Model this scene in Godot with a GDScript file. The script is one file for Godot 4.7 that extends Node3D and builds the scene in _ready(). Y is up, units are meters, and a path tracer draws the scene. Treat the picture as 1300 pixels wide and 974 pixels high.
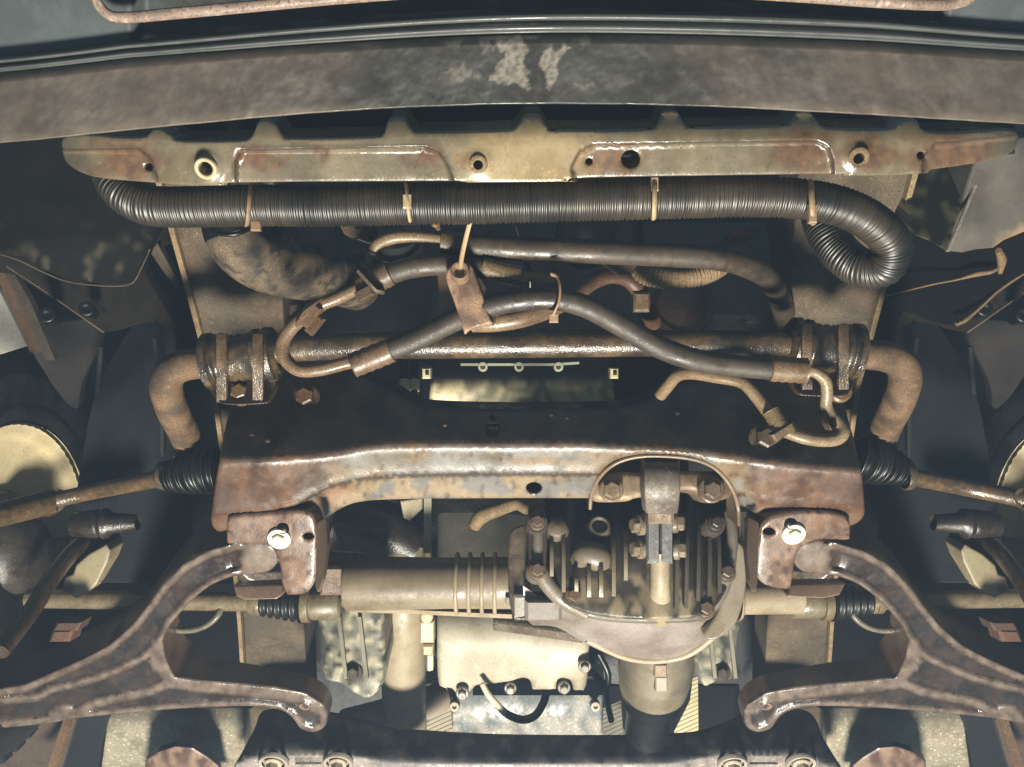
extends Node3D
# The underside of a car on a lift: camera looks up and to the rear (-Z), the front bumper is at the top of the picture.
# Helper P(x, y, d) measures a place in the photograph (1300 x 974) at d metres along the optical axis and gives its world position.

const PITCH := 0.9948          # 57 degrees above the horizon
var eye := Vector3(0, 1.2, 0)
var cs := cos(PITCH)
var sn := sin(PITCH)
var fwd := Vector3(0, sn, -cs)
var upv := Vector3(0, cs, sn)
const UP := Vector3(0, 1, 0)
const RT := Vector3(1, 0, 0)
const DOWN := Vector3(0, -1, 0)
const FRONT := Vector3(0, 0, 1)
var nz := FastNoiseLite.new()
var M := {}
var used_names := {}

class MB:
	var v := PackedVector3Array()
	var c := PackedColorArray()
	var t := PackedInt32Array()
	func add(p: Vector3, col: Color) -> int:
		v.append(p); c.append(col)
		return v.size() - 1
	func tri(a: int, b: int, d: int) -> void:
		t.append(a); t.append(b); t.append(d)
	func quad(a: int, b: int, d: int, e: int) -> void:
		tri(a, b, d); tri(a, d, e)

func P(x: float, y: float, d: float) -> Vector3:
	return eye + fwd * d + RT * ((x - 650.0) / 1000.0 * d) + upv * ((487.0 - y) / 1000.0 * d)

func vdir(x: float, y: float) -> Vector3:
	return fwd + RT * ((x - 650.0) / 1000.0) + upv * ((487.0 - y) / 1000.0)

func pl(x: float, y: float, d: float, n: Vector3) -> Callable:      # a plane through that place: depth at any other place
	var k := n.dot(vdir(x, y)) * d
	return func(a: float, b: float) -> float: return k / n.dot(vdir(a, b))

func L(r: float, g: float, b: float) -> Color:                       # an sRGB 0..255 colour as linear
	var y := 0.3 * r + 0.55 * g + 0.15 * b                            # mixes each channel partly towards grey
	return Color(lerpf(r, y, 0.30) / 255.0, lerpf(g, y, 0.26) / 255.0, lerpf(b, y, 0.30) / 255.0).srgb_to_linear()

func n2(x: float, y: float, f: float) -> float:
	return nz.get_noise_2d(x * f, y * f)

func curve_at(pts: Array, x: float) -> float:                        # y of a polyline [[x, y], ...] at x, eased
	if x <= pts[0][0]: return pts[0][1]
	for i in pts.size() - 1:
		if x <= pts[i + 1][0]:
			var k: float = (x - pts[i][0]) / maxf(pts[i + 1][0] - pts[i][0], 0.001)
			return lerpf(pts[i][1], pts[i + 1][1], k)
	return pts[-1][1]

func crv(pts: Array, x: float) -> float:                             # the same, through a smooth curve
	var n := pts.size()
	if x <= pts[0][0]: return pts[0][1]
	for i in n - 1:
		if x <= pts[i + 1][0]:
			var k: float = (x - pts[i][0]) / maxf(pts[i + 1][0] - pts[i][0], 0.001)
			var a = pts[maxi(i - 1, 0)][1]; var d = pts[mini(i + 2, n - 1)][1]
			return cubic_interpolate(pts[i][1], pts[i + 1][1], a, d, k)
	return pts[-1][1]

func pv(flat: Array) -> PackedVector2Array:                          # [x, y, x, y, ...]
	var o := PackedVector2Array()
	for i in range(0, flat.size(), 2): o.append(Vector2(flat[i], flat[i + 1]))
	return o

func mir(flat: Array, stride := 2) -> Array:                         # the car's other side: mirrored about x = 680
	var o := flat.duplicate(true)
	if o.size() and o[0] is Array:
		for q in o: q[0] = 1360.0 - q[0]
		return o
	for i in range(0, o.size(), stride): o[i] = 1360.0 - o[i]
	return o

func smooth(p: PackedVector2Array, step := 5.0) -> PackedVector2Array:   # closed curve through the points; a point given twice is a corner
	var o := PackedVector2Array()
	var n := p.size()
	for i in n:
		var a := p[(i + n - 1) % n]; var b := p[i]; var c := p[(i + 1) % n]; var d := p[(i + 2) % n]
		var len := b.distance_to(c)
		if len < 0.01: continue
		if a.distance_to(b) < 0.01: a = b - (c - b)
		if c.distance_to(d) < 0.01: d = c + (c - b)
		var m := maxi(1, int(ceil(len / step)))
		for k in m: o.append(b.cubic_interpolate(c, a, d, float(k) / m))
	return o

func dense(p: PackedVector2Array, step := 5.0) -> PackedVector2Array:     # closed straight polygon, sampled
	var o := PackedVector2Array()
	for i in p.size():
		var b := p[i]; var c := p[(i + 1) % p.size()]
		var m := maxi(1, int(ceil(b.distance_to(c) / step)))
		for k in m: o.append(b.lerp(c, float(k) / m))
	return o

func circ(x: float, y: float, r: float, ry := 0.0, n := 14) -> PackedVector2Array:
	var o := PackedVector2Array()
	for i in n: o.append(Vector2(x + cos(TAU * i / n) * r, y + sin(TAU * i / n) * (ry if ry > 0.0 else r)))
	return o

func dline(p: Vector2, line: PackedVector2Array, closed := false) -> float:  # distance to a polyline
	var best := 1e9
	var n := line.size()
	for i in (n if closed else n - 1):
		var a := line[i]; var ab := line[(i + 1) % n] - a
		var k := clampf((p - a).dot(ab) / maxf(ab.length_squared(), 1e-6), 0.0, 1.0)
		best = minf(best, (a + ab * k).distance_squared_to(p))
	return sqrt(best)

func ccw(p: PackedVector2Array) -> PackedVector2Array:
	var o := p.duplicate()
	if Geometry2D.is_polygon_clockwise(o): o.reverse()
	return o

# A shaped plate: outline (and holes) measured in the photograph, standing on the surface depth(x, y), with its real thickness ext and a rounded edge.
# o: holes, step, bev (edge width in px), bevd (edge drop in m), col (Color or Callable(x, y) -> Color), side (Color), back (bool)
func sheet(m: MB, outline: PackedVector2Array, depth: Callable, ext: Vector3, o := {}) -> void:
	var step: float = o.get("step", 8.0)
	var bev: float = o.get("bev", 2.0)
	var bevd: float = o.get("bevd", 0.002)
	var col = o.get("col", Color.WHITE)
	var base := ccw(outline)
	var holes := []
	for h in o.get("holes", []): holes.append(ccw(h))
	var pts := PackedVector2Array()
	var drop := PackedFloat32Array()
	var dirn := ext.normalized()
	pts.append_array(base)
	for p in base: drop.append(bevd)
	for h in holes:
		for p in h: pts.append(p); drop.append(bevd * 0.6)
	if bev > 0.0:
		for q in [[0.35, 0.3], [1.0, 0.0]]:
			for poly in Geometry2D.offset_polygon(base, -bev * q[0], Geometry2D.JOIN_ROUND):
				for p in dense(poly, maxf(2.5, bev)):
					if near_any(p, pts, bev * 0.3): continue
					pts.append(p); drop.append(bevd * q[1])
		for h in holes:
			for poly in Geometry2D.offset_polygon(h, 1.6, Geometry2D.JOIN_ROUND):
				for p in dense(poly, 3.0):
					if Geometry2D.is_point_in_polygon(p, base): pts.append(p); drop.append(0.0)
	for q in o.get("lines", []):                                          # extra places along ribs and folds, so that they come out sharp
		var l: PackedVector2Array = q[0]
		for i in l.size() - 1:
			var tg := (l[i + 1] - l[i]).normalized(); var nn := Vector2(-tg.y, tg.x)
			var cnt := maxi(1, int(l[i].distance_to(l[i + 1]) / 4.0))
			for k in cnt:
				for f in q[1]:
					var p: Vector2 = l[i].lerp(l[i + 1], (k + 0.5) / cnt) + nn * f
					if not Geometry2D.is_point_in_polygon(p, base) or near_any(p, pts, 1.1): continue
					var bad := false
					for h in holes:
						if Geometry2D.is_point_in_polygon(p, h) or dline(p, h, true) < 2.0: bad = true
					if not bad: pts.append(p); drop.append(bevd * smoothstep(bev, 0.0, dline(p, base, true)))
	var n_before := pts.size() if o.has("lines") else 0
	var sharp := pts.slice(0, n_before)
	var inner := Geometry2D.offset_polygon(base, -(bev + step * 0.45))
	var lo := base[0]; var hi := base[0]
	for p in base:
		lo = lo.min(p); hi = hi.max(p)
	var nx := int((hi.x - lo.x) / step) + 1
	var ny := int((hi.y - lo.y) / step) + 1
	for j in ny + 1:
		for i in nx + 1:
			var p := lo + Vector2((i + (0.5 if j % 2 else 0.0)) * step, j * step)
			var ok := false
			for poly in inner:
				if Geometry2D.is_point_in_polygon(p, poly): ok = true
			if not ok or (n_before > 0 and near_any(p, sharp, 2.2)): continue
			for h in holes:
				if Geometry2D.is_point_in_polygon(p, h) or dline(p, h, true) < 3.0: ok = false
			if ok: pts.append(p); drop.append(0.0)
	for i in range(base.size(), pts.size()):                                 # no four places on one circle
		pts[i] += Vector2(sin(i * 12.9898) * 0.17, cos(i * 78.233) * 0.17)
	var tr := Geometry2D.triangulate_delaunay(pts)
	var at := m.v.size()
	for i in pts.size():
		var p := pts[i]
		m.add(P(p.x, p.y, depth.call(p.x, p.y)) + dirn * drop[i], col.call(p.x, p.y) if col is Callable else col)
	for i in range(0, tr.size(), 3):
		var a := pts[tr[i]]; var b := pts[tr[i + 1]]; var c := pts[tr[i + 2]]
		var g := (a + b + c) / 3.0
		if absf((b - a).cross(c - a)) < 0.002: continue
		if not Geometry2D.is_point_in_polygon(g, base): continue
		var skip := false
		for h in holes:
			if Geometry2D.is_point_in_polygon(g, h): skip = true
		if skip: continue
		if (b - a).cross(c - a) > 0.0: m.tri(at + tr[i], at + tr[i + 1], at + tr[i + 2])
		else: m.tri(at + tr[i], at + tr[i + 2], at + tr[i + 1])
	if ext.length() < 0.0005: return
	for ring in [base] + holes:
		var is_hole: bool = ring != base
		var f := m.v.size()
		var k: int = ring.size()
		for i in k + 1:
			var p: Vector2 = ring[i % k]
			var w := P(p.x, p.y, depth.call(p.x, p.y)) + dirn * bevd * (0.6 if is_hole else 1.0)
			var cc: Color = o.side if o.has("side") else (col.call(p.x, p.y) if col is Callable else col)
			m.add(w, cc); m.add(w + ext * (o.tall.call(p.x, p.y) if o.has("tall") else 1.0), cc)
		for i in k:
			if is_hole: m.quad(f + 2 * i, f + 2 * i + 1, f + 2 * i + 3, f + 2 * i + 2)
			else: m.quad(f + 2 * i, f + 2 * i + 2, f + 2 * i + 3, f + 2 * i + 1)
	if o.get("back", false):
		var b0 := m.v.size()
		for i in pts.size(): m.add(m.v[at + i] + ext, m.c[at + i])
		for i in range(0, tr.size(), 3):
			var g := (pts[tr[i]] + pts[tr[i + 1]] + pts[tr[i + 2]]) / 3.0
			if Geometry2D.is_point_in_polygon(g, base): m.tri(b0 + tr[i], b0 + tr[i + 1], b0 + tr[i + 2])

func near_any(p: Vector2, pts: PackedVector2Array, r: float) -> bool:
	var rr := r * r
	for q in pts:
		if p.distance_squared_to(q) < rr: return true
	return false

func path(list: Array, step := 0.004) -> Dictionary:                  # [[x, y, d, radius in px at that depth], ...] -> sampled smooth line
	var p := PackedVector3Array(); var r := PackedFloat32Array()
	var w := []; var rr := []
	for q in list:
		w.append(P(q[0], q[1], q[2])); rr.append(q[3] * q[2] / 1000.0)
	var n := w.size()
	for i in n - 1:
		var a: Vector3 = w[i - 1] if i > 0 else w[0] * 2.0 - w[1]
		var d: Vector3 = w[i + 2] if i + 2 < n else w[n - 1] * 2.0 - w[n - 2]
		var m := maxi(2, int(ceil((w[i + 1] - w[i]).length() / step)))
		for k in m:
			var t := float(k) / m
			p.append(w[i].cubic_interpolate(w[i + 1], a, d, t)); r.append(lerpf(rr[i], rr[i + 1], t))
	p.append(w[n - 1]); r.append(rr[n - 1])
	return {"p": p, "r": r}

func tube(m: MB, pa: Dictionary, seg := 16, col = Color.WHITE, caps := true, squash := 1.0) -> void:
	var p: PackedVector3Array = pa.p; var r: PackedFloat32Array = pa.r
	var n := p.size()
	var up := Vector3(0.31, 0.9, 0.2)
	var at := m.v.size()
	for i in n:
		var t := (p[mini(i + 1, n - 1)] - p[maxi(i - 1, 0)]).normalized()
		var s := t.cross(up)
		if s.length() < 0.05: s = t.cross(Vector3(1, 0.1, 0.2))
		s = s.normalized()
		up = s.cross(t).normalized()
		for k in seg:
			var a := TAU * k / seg
			var q := p[i] + (s * cos(a) + up * sin(a) * squash) * r[i]
			m.add(q, col.call(q) if col is Callable else col)
	for i in n - 1:
		for k in seg:
			var a := at + i * seg + k; var b := at + i * seg + (k + 1) % seg
			m.quad(a, a + seg, b + seg, b)
	if caps:
		for e in [0, n - 1]:
			var f := m.v.size()
			for k in seg: m.add(m.v[at + e * seg + k], m.c[at + e * seg + k])
			var c := m.add(p[e], m.c[at + e * seg])
			for k in seg:
				if e == 0: m.tri(c, f + k, f + (k + 1) % seg)
				else: m.tri(c, f + (k + 1) % seg, f + k)

func ribbed(pa: Dictionary, pitch: float, depth: float, n := 4) -> Dictionary:   # a corrugated version of a path
	var p := PackedVector3Array(); var r := PackedFloat32Array()
	var src: PackedVector3Array = pa.p; var sr: PackedFloat32Array = pa.r
	var len := 0.0
	var acc := PackedFloat32Array([0.0])
	for i in src.size() - 1:
		len += src[i].distance_to(src[i + 1]); acc.append(len)
	var k := 0
	var count := int(len / pitch * n)
	for i in count + 1:
		var s := len * i / count + pitch * 0.9 * nz.get_noise_1d(i * 0.035)
		while k < src.size() - 2 and acc[k + 1] < s: k += 1
		var f := clampf((s - acc[k]) / maxf(acc[k + 1] - acc[k], 1e-6), 0.0, 1.0)
		p.append(src[k].lerp(src[k + 1], f))
		var w := fmod(float(i), n) / n
		r.append(lerpf(sr[k], sr[k + 1], f) - depth * (0.5 + 0.5 * cos(TAU * w)) * (1.0 + 0.9 * nz.get_noise_1d(i * 0.09 + 50.0)))
	return {"p": p, "r": r}

func lathe(m: MB, o: Vector3, axis: Vector3, prof: Array, seg := 24, col = Color.WHITE) -> void:   # prof: [[along, radius], ...]; a radius pair given twice is a sharp edge
	var a := axis.normalized()
	var s := a.cross(Vector3(0.2, 0.3, 1.0)).normalized()
	var u := s.cross(a)
	var last := -1
	for i in prof.size():
		var at := m.v.size()
		for k in seg:
			var q: Vector3 = o + a * prof[i][0] + (s * cos(TAU * k / seg) + u * sin(TAU * k / seg)) * prof[i][1]
			m.add(q, col.call(q) if col is Callable else col)
		if last >= 0 and not (absf(prof[i][0] - prof[i - 1][0]) < 1e-7 and absf(prof[i][1] - prof[i - 1][1]) < 1e-7):
			for k in seg:
				var k2 := (k + 1) % seg
				m.quad(last + k, at + k, at + k2, last + k2)
		last = at

func prism(m: MB, poly: Array, ext: Vector3, bev := 0.0015, col = Color.WHITE) -> void:   # a convex flat polygon pushed along ext, its front edge chamfered
	var n := poly.size()
	var c := Vector3.ZERO
	for p in poly: c += p
	c /= n
	var d := ext.normalized()
	var inset := []
	for p in poly:
		var v: Vector3 = c - p
		inset.append(p + v.normalized() * minf(bev * 1.3, v.length() * 0.4))
	var orient := 1.0
	var nrm: Vector3 = (poly[1] - poly[0]).cross(poly[2] - poly[1])
	if nrm.dot(ext) < 0.0: orient = -1.0
	var rings := [inset, [], []]
	for p in poly:
		rings[1].append(p + d * bev); rings[2].append(p + ext)
	var cc := m.add(c, col)
	var f := m.v.size()
	for p in inset: m.add(p, col)
	for i in n:
		if orient > 0.0: m.tri(cc, f + i, f + (i + 1) % n)
		else: m.tri(cc, f + (i + 1) % n, f + i)
	for k in 2:
		for i in n:
			var j := (i + 1) % n
			var g := m.v.size()
			m.add(rings[k][i], col); m.add(rings[k][j], col); m.add(rings[k + 1][j], col); m.add(rings[k + 1][i], col)
			if orient > 0.0: m.quad(g, g + 3, g + 2, g + 1)
			else: m.quad(g, g + 1, g + 2, g + 3)
	var b := m.v.size()
	for p in rings[2]: m.add(p, col)
	for i in range(1, n - 1):
		if orient > 0.0: m.tri(b, b + i + 1, b + i)
		else: m.tri(b, b + i, b + i + 1)

func slab(m: MB, c: Vector3, x: Vector3, y: Vector3, z: Vector3, bev := 0.0015, col = Color.WHITE) -> void:   # a block; x, y half sides of its front, z the way it goes back
	prism(m, [c - x - y, c + x - y, c + x + y, c - x + y], z, bev, col)

func loft(m: MB, rows: Array, col = Color.WHITE) -> void:             # rows of equally many points; a row given twice makes a crease
	var last := -1
	for i in rows.size():
		var at := m.v.size()
		for q in rows[i]: m.add(q, col.call(q) if col is Callable else col)
		if last >= 0 and rows[i][0] != rows[i - 1][0]:
			for k in rows[i].size() - 1: m.quad(last + k, last + k + 1, at + k + 1, at + k)
		last = at

func strip(m: MB, list: Array, width: Vector3, thick: Vector3, col = Color.WHITE) -> void:   # a flat band along points, e.g. a bracket or a tie
	var n := list.size()
	for side in 4:
		var at := m.v.size()
		for p in list:
			var q := [p - width - thick, p + width - thick, p + width + thick, p - width + thick]
			m.add(q[side], col); m.add(q[(side + 1) % 4], col)
		for i in n - 1: m.quad(at + 2 * i, at + 2 * i + 1, at + 2 * i + 3, at + 2 * i + 2)
	for e in [0, n - 1]:
		var p: Vector3 = list[e]
		var f := m.v.size()
		for q in [p - width - thick, p + width - thick, p + width + thick, p - width + thick]: m.add(q, col)
		if e == 0: m.quad(f, f + 1, f + 2, f + 3)
		else: m.quad(f, f + 3, f + 2, f + 1)

func hexhead(m: MB, at: Vector3, n: Vector3, r: float, h: float, washer := 1.5, col = Color.WHITE, turn := 0.2) -> void:   # bolt head that stands h proud of at along n
	n = n.normalized()
	var s := n.cross(Vector3(0.3, 0.2, 1)).normalized(); var u := s.cross(n)
	if washer > 0.0:
		lathe(m, at, n, [[-0.004, r * washer], [h * 0.16, r * washer], [h * 0.16, r * washer], [h * 0.3, r * washer * 0.86], [h * 0.3, r * washer * 0.86], [h * 0.3, 0.0]], 20, col)
	var ring := []
	for k in 6: ring.append(at + n * h + (s * cos(TAU * k / 6 + turn) + u * sin(TAU * k / 6 + turn)) * r)
	prism(m, ring, -n * (h + 0.003), r * 0.16, col)

# ---- commit
func numbered(called: String) -> String:
	used_names[called] = used_names.get(called, 0) + 1
	return called if used_names[called] == 1 else "%s_%03d" % [called, used_names[called] - 1]

func mesh_of(m: MB, origin: Vector3) -> ArrayMesh:
	var nrm := PackedVector3Array(); nrm.resize(m.v.size())
	for i in range(0, m.t.size(), 3):
		var a := m.t[i]; var b := m.t[i + 1]; var c := m.t[i + 2]
		var n := (m.v[c] - m.v[a]).cross(m.v[b] - m.v[a])
		nrm[a] += n; nrm[b] += n; nrm[c] += n
	var v := PackedVector3Array(); v.resize(m.v.size())
	for i in m.v.size():
		nrm[i] = nrm[i].normalized() if nrm[i].length() > 1e-14 else DOWN
		v[i] = m.v[i] - origin
	var arr := []; arr.resize(Mesh.ARRAY_MAX)
	arr[Mesh.ARRAY_VERTEX] = v; arr[Mesh.ARRAY_NORMAL] = nrm; arr[Mesh.ARRAY_COLOR] = m.c; arr[Mesh.ARRAY_INDEX] = m.t
	var am := ArrayMesh.new()
	am.add_surface_from_arrays(Mesh.PRIMITIVE_TRIANGLES, arr)
	return am

func thing(called: String, label: String, category: String, at: Vector3, group := "") -> Node3D:
	var o := Node3D.new(); o.name = numbered(called); add_child(o, true)
	o.position = at; o.set_meta("label", label); o.set_meta("category", category)
	if group: o.set_meta("group", group)
	return o

func part(called: String, m: MB, mat: Material, parent: Node3D, label := "") -> MeshInstance3D:
	var at := Vector3.ZERO
	var up: Node = parent
	while up is Node3D and up != self:
		at += up.position; up = up.get_parent()
	var k := 0
	for c in parent.get_children():
		if String(c.name).begins_with(called): k += 1
	var o := MeshInstance3D.new(); o.name = called if k == 0 else "%s_%03d" % [called, k]
	o.mesh = mesh_of(m, at); o.material_override = mat
	parent.add_child(o, true)
	if label: o.set_meta("label", label)
	return o

func solo(called: String, label: String, category: String, m: MB, mat: Material, group := "") -> MeshInstance3D:
	var lo := m.v[0]; var hi := m.v[0]
	for p in m.v:
		lo = lo.min(p); hi = hi.max(p)
	var c := (lo + hi) * 0.5
	var o := MeshInstance3D.new(); o.name = numbered(called); o.position = c
	o.mesh = mesh_of(m, c); o.material_override = mat
	add_child(o, true)
	o.set_meta("label", label); o.set_meta("category", category)
	if group: o.set_meta("group", group)
	return o

func struct(called: String, m: MB, mat: Material) -> MeshInstance3D:
	var o := MeshInstance3D.new(); o.name = numbered(called)
	o.mesh = mesh_of(m, Vector3.ZERO); o.material_override = mat
	add_child(o, true); o.set_meta("kind", "structure")
	return o

# ---- materials
var noise_px := []
func noise_maps() -> void:
	for q in [[FastNoiseLite.TYPE_SIMPLEX_SMOOTH, 0.006, 5, 11], [FastNoiseLite.TYPE_SIMPLEX_SMOOTH, 0.03, 4, 5], [FastNoiseLite.TYPE_CELLULAR, 0.05, 2, 7], [FastNoiseLite.TYPE_SIMPLEX_SMOOTH, 0.16, 2, 3]]:
		var f := FastNoiseLite.new()
		f.noise_type = q[0]; f.frequency = q[1]; f.fractal_octaves = q[2]; f.seed = q[3]
		var im := f.get_seamless_image(512, 512)
		im.convert(Image.FORMAT_L8)
		noise_px.append(im.get_data())

func tex(base: Color, layers: Array, shift := 0) -> ImageTexture:      # layers: [noise map, from, to, colour, strength]; sRGB colours
	var d := PackedByteArray(); d.resize(512 * 512 * 3)
	var maps := []
	for l in layers: maps.append(noise_px[l[0]])
	for i in 512 * 512:
		var r := base.r; var g := base.g; var b := base.b
		for k in layers.size():
			var l: Array = layers[k]
			var w: float = clampf((maps[k][(i + shift * (k + 1) * 7919) & 262143] / 255.0 - l[1]) / (l[2] - l[1]), 0.0, 1.0) * l[4]
			var q: Color = l[3]
			r += (q.r - r) * w; g += (q.g - g) * w; b += (q.b - b) * w
		d[i * 3] = int(r * 255.0); d[i * 3 + 1] = int(g * 255.0); d[i * 3 + 2] = int(b * 255.0)
	var im := Image.create_from_data(512, 512, false, Image.FORMAT_RGB8, d)
	im.generate_mipmaps()
	return ImageTexture.create_from_image(im)

func C(r: float, g: float, b: float) -> Color: return Color(r / 255.0, g / 255.0, b / 255.0)

func mat(called: String, t: Texture2D, rough: float, metal := 0.0, bump := 0.0, scale := 3.0, spec := 0.5) -> StandardMaterial3D:
	var m := StandardMaterial3D.new()
	m.resource_name = called
	m.albedo_texture = t; m.vertex_color_use_as_albedo = true
	m.roughness = 1.0 if rough < 0.0 else rough
	if rough < 0.0: m.roughness_texture = M.wet; m.roughness_texture_channel = BaseMaterial3D.TEXTURE_CHANNEL_RED; m.roughness = -rough
	m.metallic = metal; m.metallic_specular = spec
	m.uv1_triplanar = true; m.uv1_world_triplanar = true; m.uv1_scale = Vector3.ONE * scale
	m.uv1_triplanar_sharpness = 4.0
	m.cull_mode = BaseMaterial3D.CULL_DISABLED
	if bump > 0.0: m.heightmap_enabled = true; m.heightmap_texture = M.grit; m.heightmap_scale = bump
	M[called] = m
	return m

func materials() -> void:
	noise_maps()
	var W := Color.WHITE
	M.wet = tex(C(190, 190, 190), [[0, 0.45, 0.7, C(90, 90, 90), 0.8], [1, 0.5, 0.8, C(235, 235, 235), 0.7], [3, 0.6, 0.9, C(60, 60, 60), 0.5]], 1)
	M.grit = tex(C(128, 128, 128), [[1, 0.35, 0.75, C(190, 190, 190), 0.8], [2, 0.1, 0.7, C(70, 70, 70), 0.5], [3, 0.3, 0.8, C(220, 220, 220), 0.45]], 2)
	var grain := tex(C(228, 224, 218), [[0, 0.5, 0.75, C(150, 142, 132), 0.6], [1, 0.52, 0.72, C(250, 248, 240), 0.6], [2, 0.0, 0.32, C(90, 80, 72), 0.5], [3, 0.62, 0.85, C(80, 72, 66), 0.7]], 3)
	var dirt := tex(C(212, 202, 184), [[0, 0.45, 0.75, C(160, 146, 124), 0.8], [1, 0.5, 0.75, C(238, 230, 214), 0.7], [3, 0.6, 0.8, C(70, 54, 40), 0.75], [2, 0.0, 0.22, C(86, 68, 50), 0.5]], 4)
	var oil := tex(C(44, 38, 34), [[0, 0.45, 0.7, C(92, 76, 56), 0.8], [1, 0.5, 0.72, C(122, 104, 76), 0.7], [3, 0.58, 0.8, C(24, 21, 20), 0.8], [2, 0.0, 0.2, C(150, 130, 100), 0.4]], 5)
	var rub := tex(C(112, 106, 98), [[0, 0.45, 0.75, C(142, 128, 108), 0.8], [1, 0.5, 0.8, C(74, 71, 68), 0.8], [3, 0.62, 0.85, C(150, 134, 110), 0.5], [2, 0.0, 0.16, C(44, 42, 40), 0.6]], 6)
	var blk := tex(C(38, 38, 38), [[0, 0.45, 0.75, C(58, 54, 48), 0.7], [3, 0.62, 0.85, C(90, 82, 70), 0.4], [1, 0.55, 0.8, C(26, 26, 28), 0.6]], 7)
	var spk := tex(C(150, 146, 124), [[0, 0.42, 0.7, C(104, 104, 90), 0.7], [1, 0.5, 0.62, C(206, 196, 162), 0.85], [1, 0.47, 0.38, C(58, 52, 42), 0.95], [3, 0.56, 0.66, C(40, 36, 30), 0.9], [2, 0.0, 0.2, C(200, 190, 160), 0.5]], 8)
	var rst := tex(C(206, 186, 168), [[0, 0.42, 0.7, C(152, 130, 116), 0.8], [1, 0.52, 0.7, C(228, 206, 180), 0.7], [3, 0.6, 0.82, C(96, 74, 64), 0.7], [2, 0.0, 0.2, C(230, 204, 170), 0.4]], 9)
	var clean := tex(C(226, 220, 204), [[0, 0.45, 0.8, C(196, 186, 164), 0.7], [3, 0.68, 0.9, C(120, 108, 92), 0.5], [1, 0.6, 0.85, C(240, 236, 224), 0.5]], 10)
	var plast := tex(C(214, 210, 206), [[0, 0.4, 0.75, C(170, 164, 156), 0.7], [1, 0.5, 0.8, C(230, 226, 220), 0.5]], 12)
	var paint := tex(C(222, 216, 204), [[0, 0.42, 0.72, C(176, 166, 146), 0.7], [1, 0.56, 0.8, C(240, 232, 214), 0.6], [2, 0.0, 0.14, C(110, 92, 74), 0.5], [3, 0.74, 0.92, C(104, 84, 66), 0.5]], 13)
	mat("plastic", plast, -0.72, 0.0, 0.012, 2.3, 0.5)
	mat("paint", paint, -0.42, 0.0, 0.025, 2.9, 0.7)
	mat("liner", plast, 0.88, 0.0, 0.02, 2.9, 0.2)
	mat("soot", blk, 0.9, 0.0, 0.02, 3.7, 0.2)
	mat("grain", grain, -0.75, 0.0, 0.05, 3.1)
	mat("grain_gloss", grain, -0.5, 0.0, 0.04, 3.1, 0.6)
	mat("rust_metal", paint, -0.58, 0.0, 0.04, 3.3, 0.55)
	mat("forged", paint, -0.52, 0.0, 0.06, 4.1, 0.7)
	mat("dirt", dirt, 0.8, 0.0, 0.06, 4.3)
	mat("dirty_pipe", dirt, -0.62, 0.0, 0.04, 5.0)
	mat("oil", oil, -0.55, 0.0, 0.12, 4.7, 0.6)
	mat("rubber", rub, -0.8, 0.0, 0.03, 4.1)
	mat("conduit", rub, 0.44, 0.0, 0.0, 5.3, 0.6)
	mat("black", blk, 0.6, 0.0, 0.03, 3.7)
	mat("black_gloss", blk, 0.4, 0.0, 0.02, 3.7)
	mat("speckle", spk, 0.7, 0.0, 0.12, 3.1)
	mat("rust", rst, -0.75, 0.0, 0.12, 4.9, 0.6)
	mat("cast", clean, -0.75, 0.0, 0.04, 3.9, 0.5)
	M.dirty_pipe.albedo_color = Color(0.9, 0.945, 1.0); M.rust.albedo_color = Color(0.9, 0.95, 1.0)
	M.cast.albedo_color = Color(0.86, 0.86, 0.88)
	mat("painted", clean, 0.55, 0.0, 0.01, 2.3)
	mat("bright_metal", clean, 0.4, 0.15, 0.02, 4.0)

func _ready() -> void:
	# camera
	var cam := Camera3D.new(); cam.name = "camera"
	cam.position = eye
	cam.basis = Basis(RT, upv, -fwd)
	cam.fov = rad_to_deg(2.0 * atan(487.0 / 1000.0)); cam.near = 0.02; cam.far = 30.0
	add_child(cam); cam.current = true
	# surroundings and exposure: a dim workshop
	var we := WorldEnvironment.new(); we.name = "ambient_and_haze"
	var e := Environment.new()
	e.background_mode = Environment.BG_COLOR
	e.background_color = Color(0.52, 0.63, 0.67)
	e.background_energy_multiplier = 0.45
	e.tonemap_mode = Environment.TONE_MAPPER_LINEAR; e.tonemap_exposure = 1.0
	e.sdfgi_enabled = true; e.ssao_enabled = true; e.ssil_enabled = true
	e.fog_enabled = true; e.fog_mode = Environment.FOG_MODE_EXPONENTIAL; e.fog_density = 0.03; e.fog_light_color = Color(0.74, 0.86, 1.0)   # thin haze added to imitate lens glare and lift the darks
	we.environment = e; add_child(we)
	# the work lamp that stands under the car, behind the picture's lower edge
	var lamp := OmniLight3D.new(); lamp.name = "work_lamp"
	lamp.position = eye + Vector3(0.03, -1.19, -1.15)
	lamp.light_color = Color(1.0, 0.975, 0.915); lamp.light_energy = 16.5; lamp.light_size = 0.2
	lamp.omni_range = 12.0; lamp.omni_attenuation = 2.0; lamp.shadow_enabled = true
	add_child(lamp)
	nz.seed = 4; nz.frequency = 1.0; nz.fractal_octaves = 4; nz.noise_type = FastNoiseLite.TYPE_SIMPLEX_SMOOTH
	materials()
	engine_bay()
	body_front()
	radiator_support()
	rails()
	hoses()
	anti_roll_bar()
	subframe()
	control_arms()
	differential()
	drive_shafts()
	engine()
	rear_part()
	corners()

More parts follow.
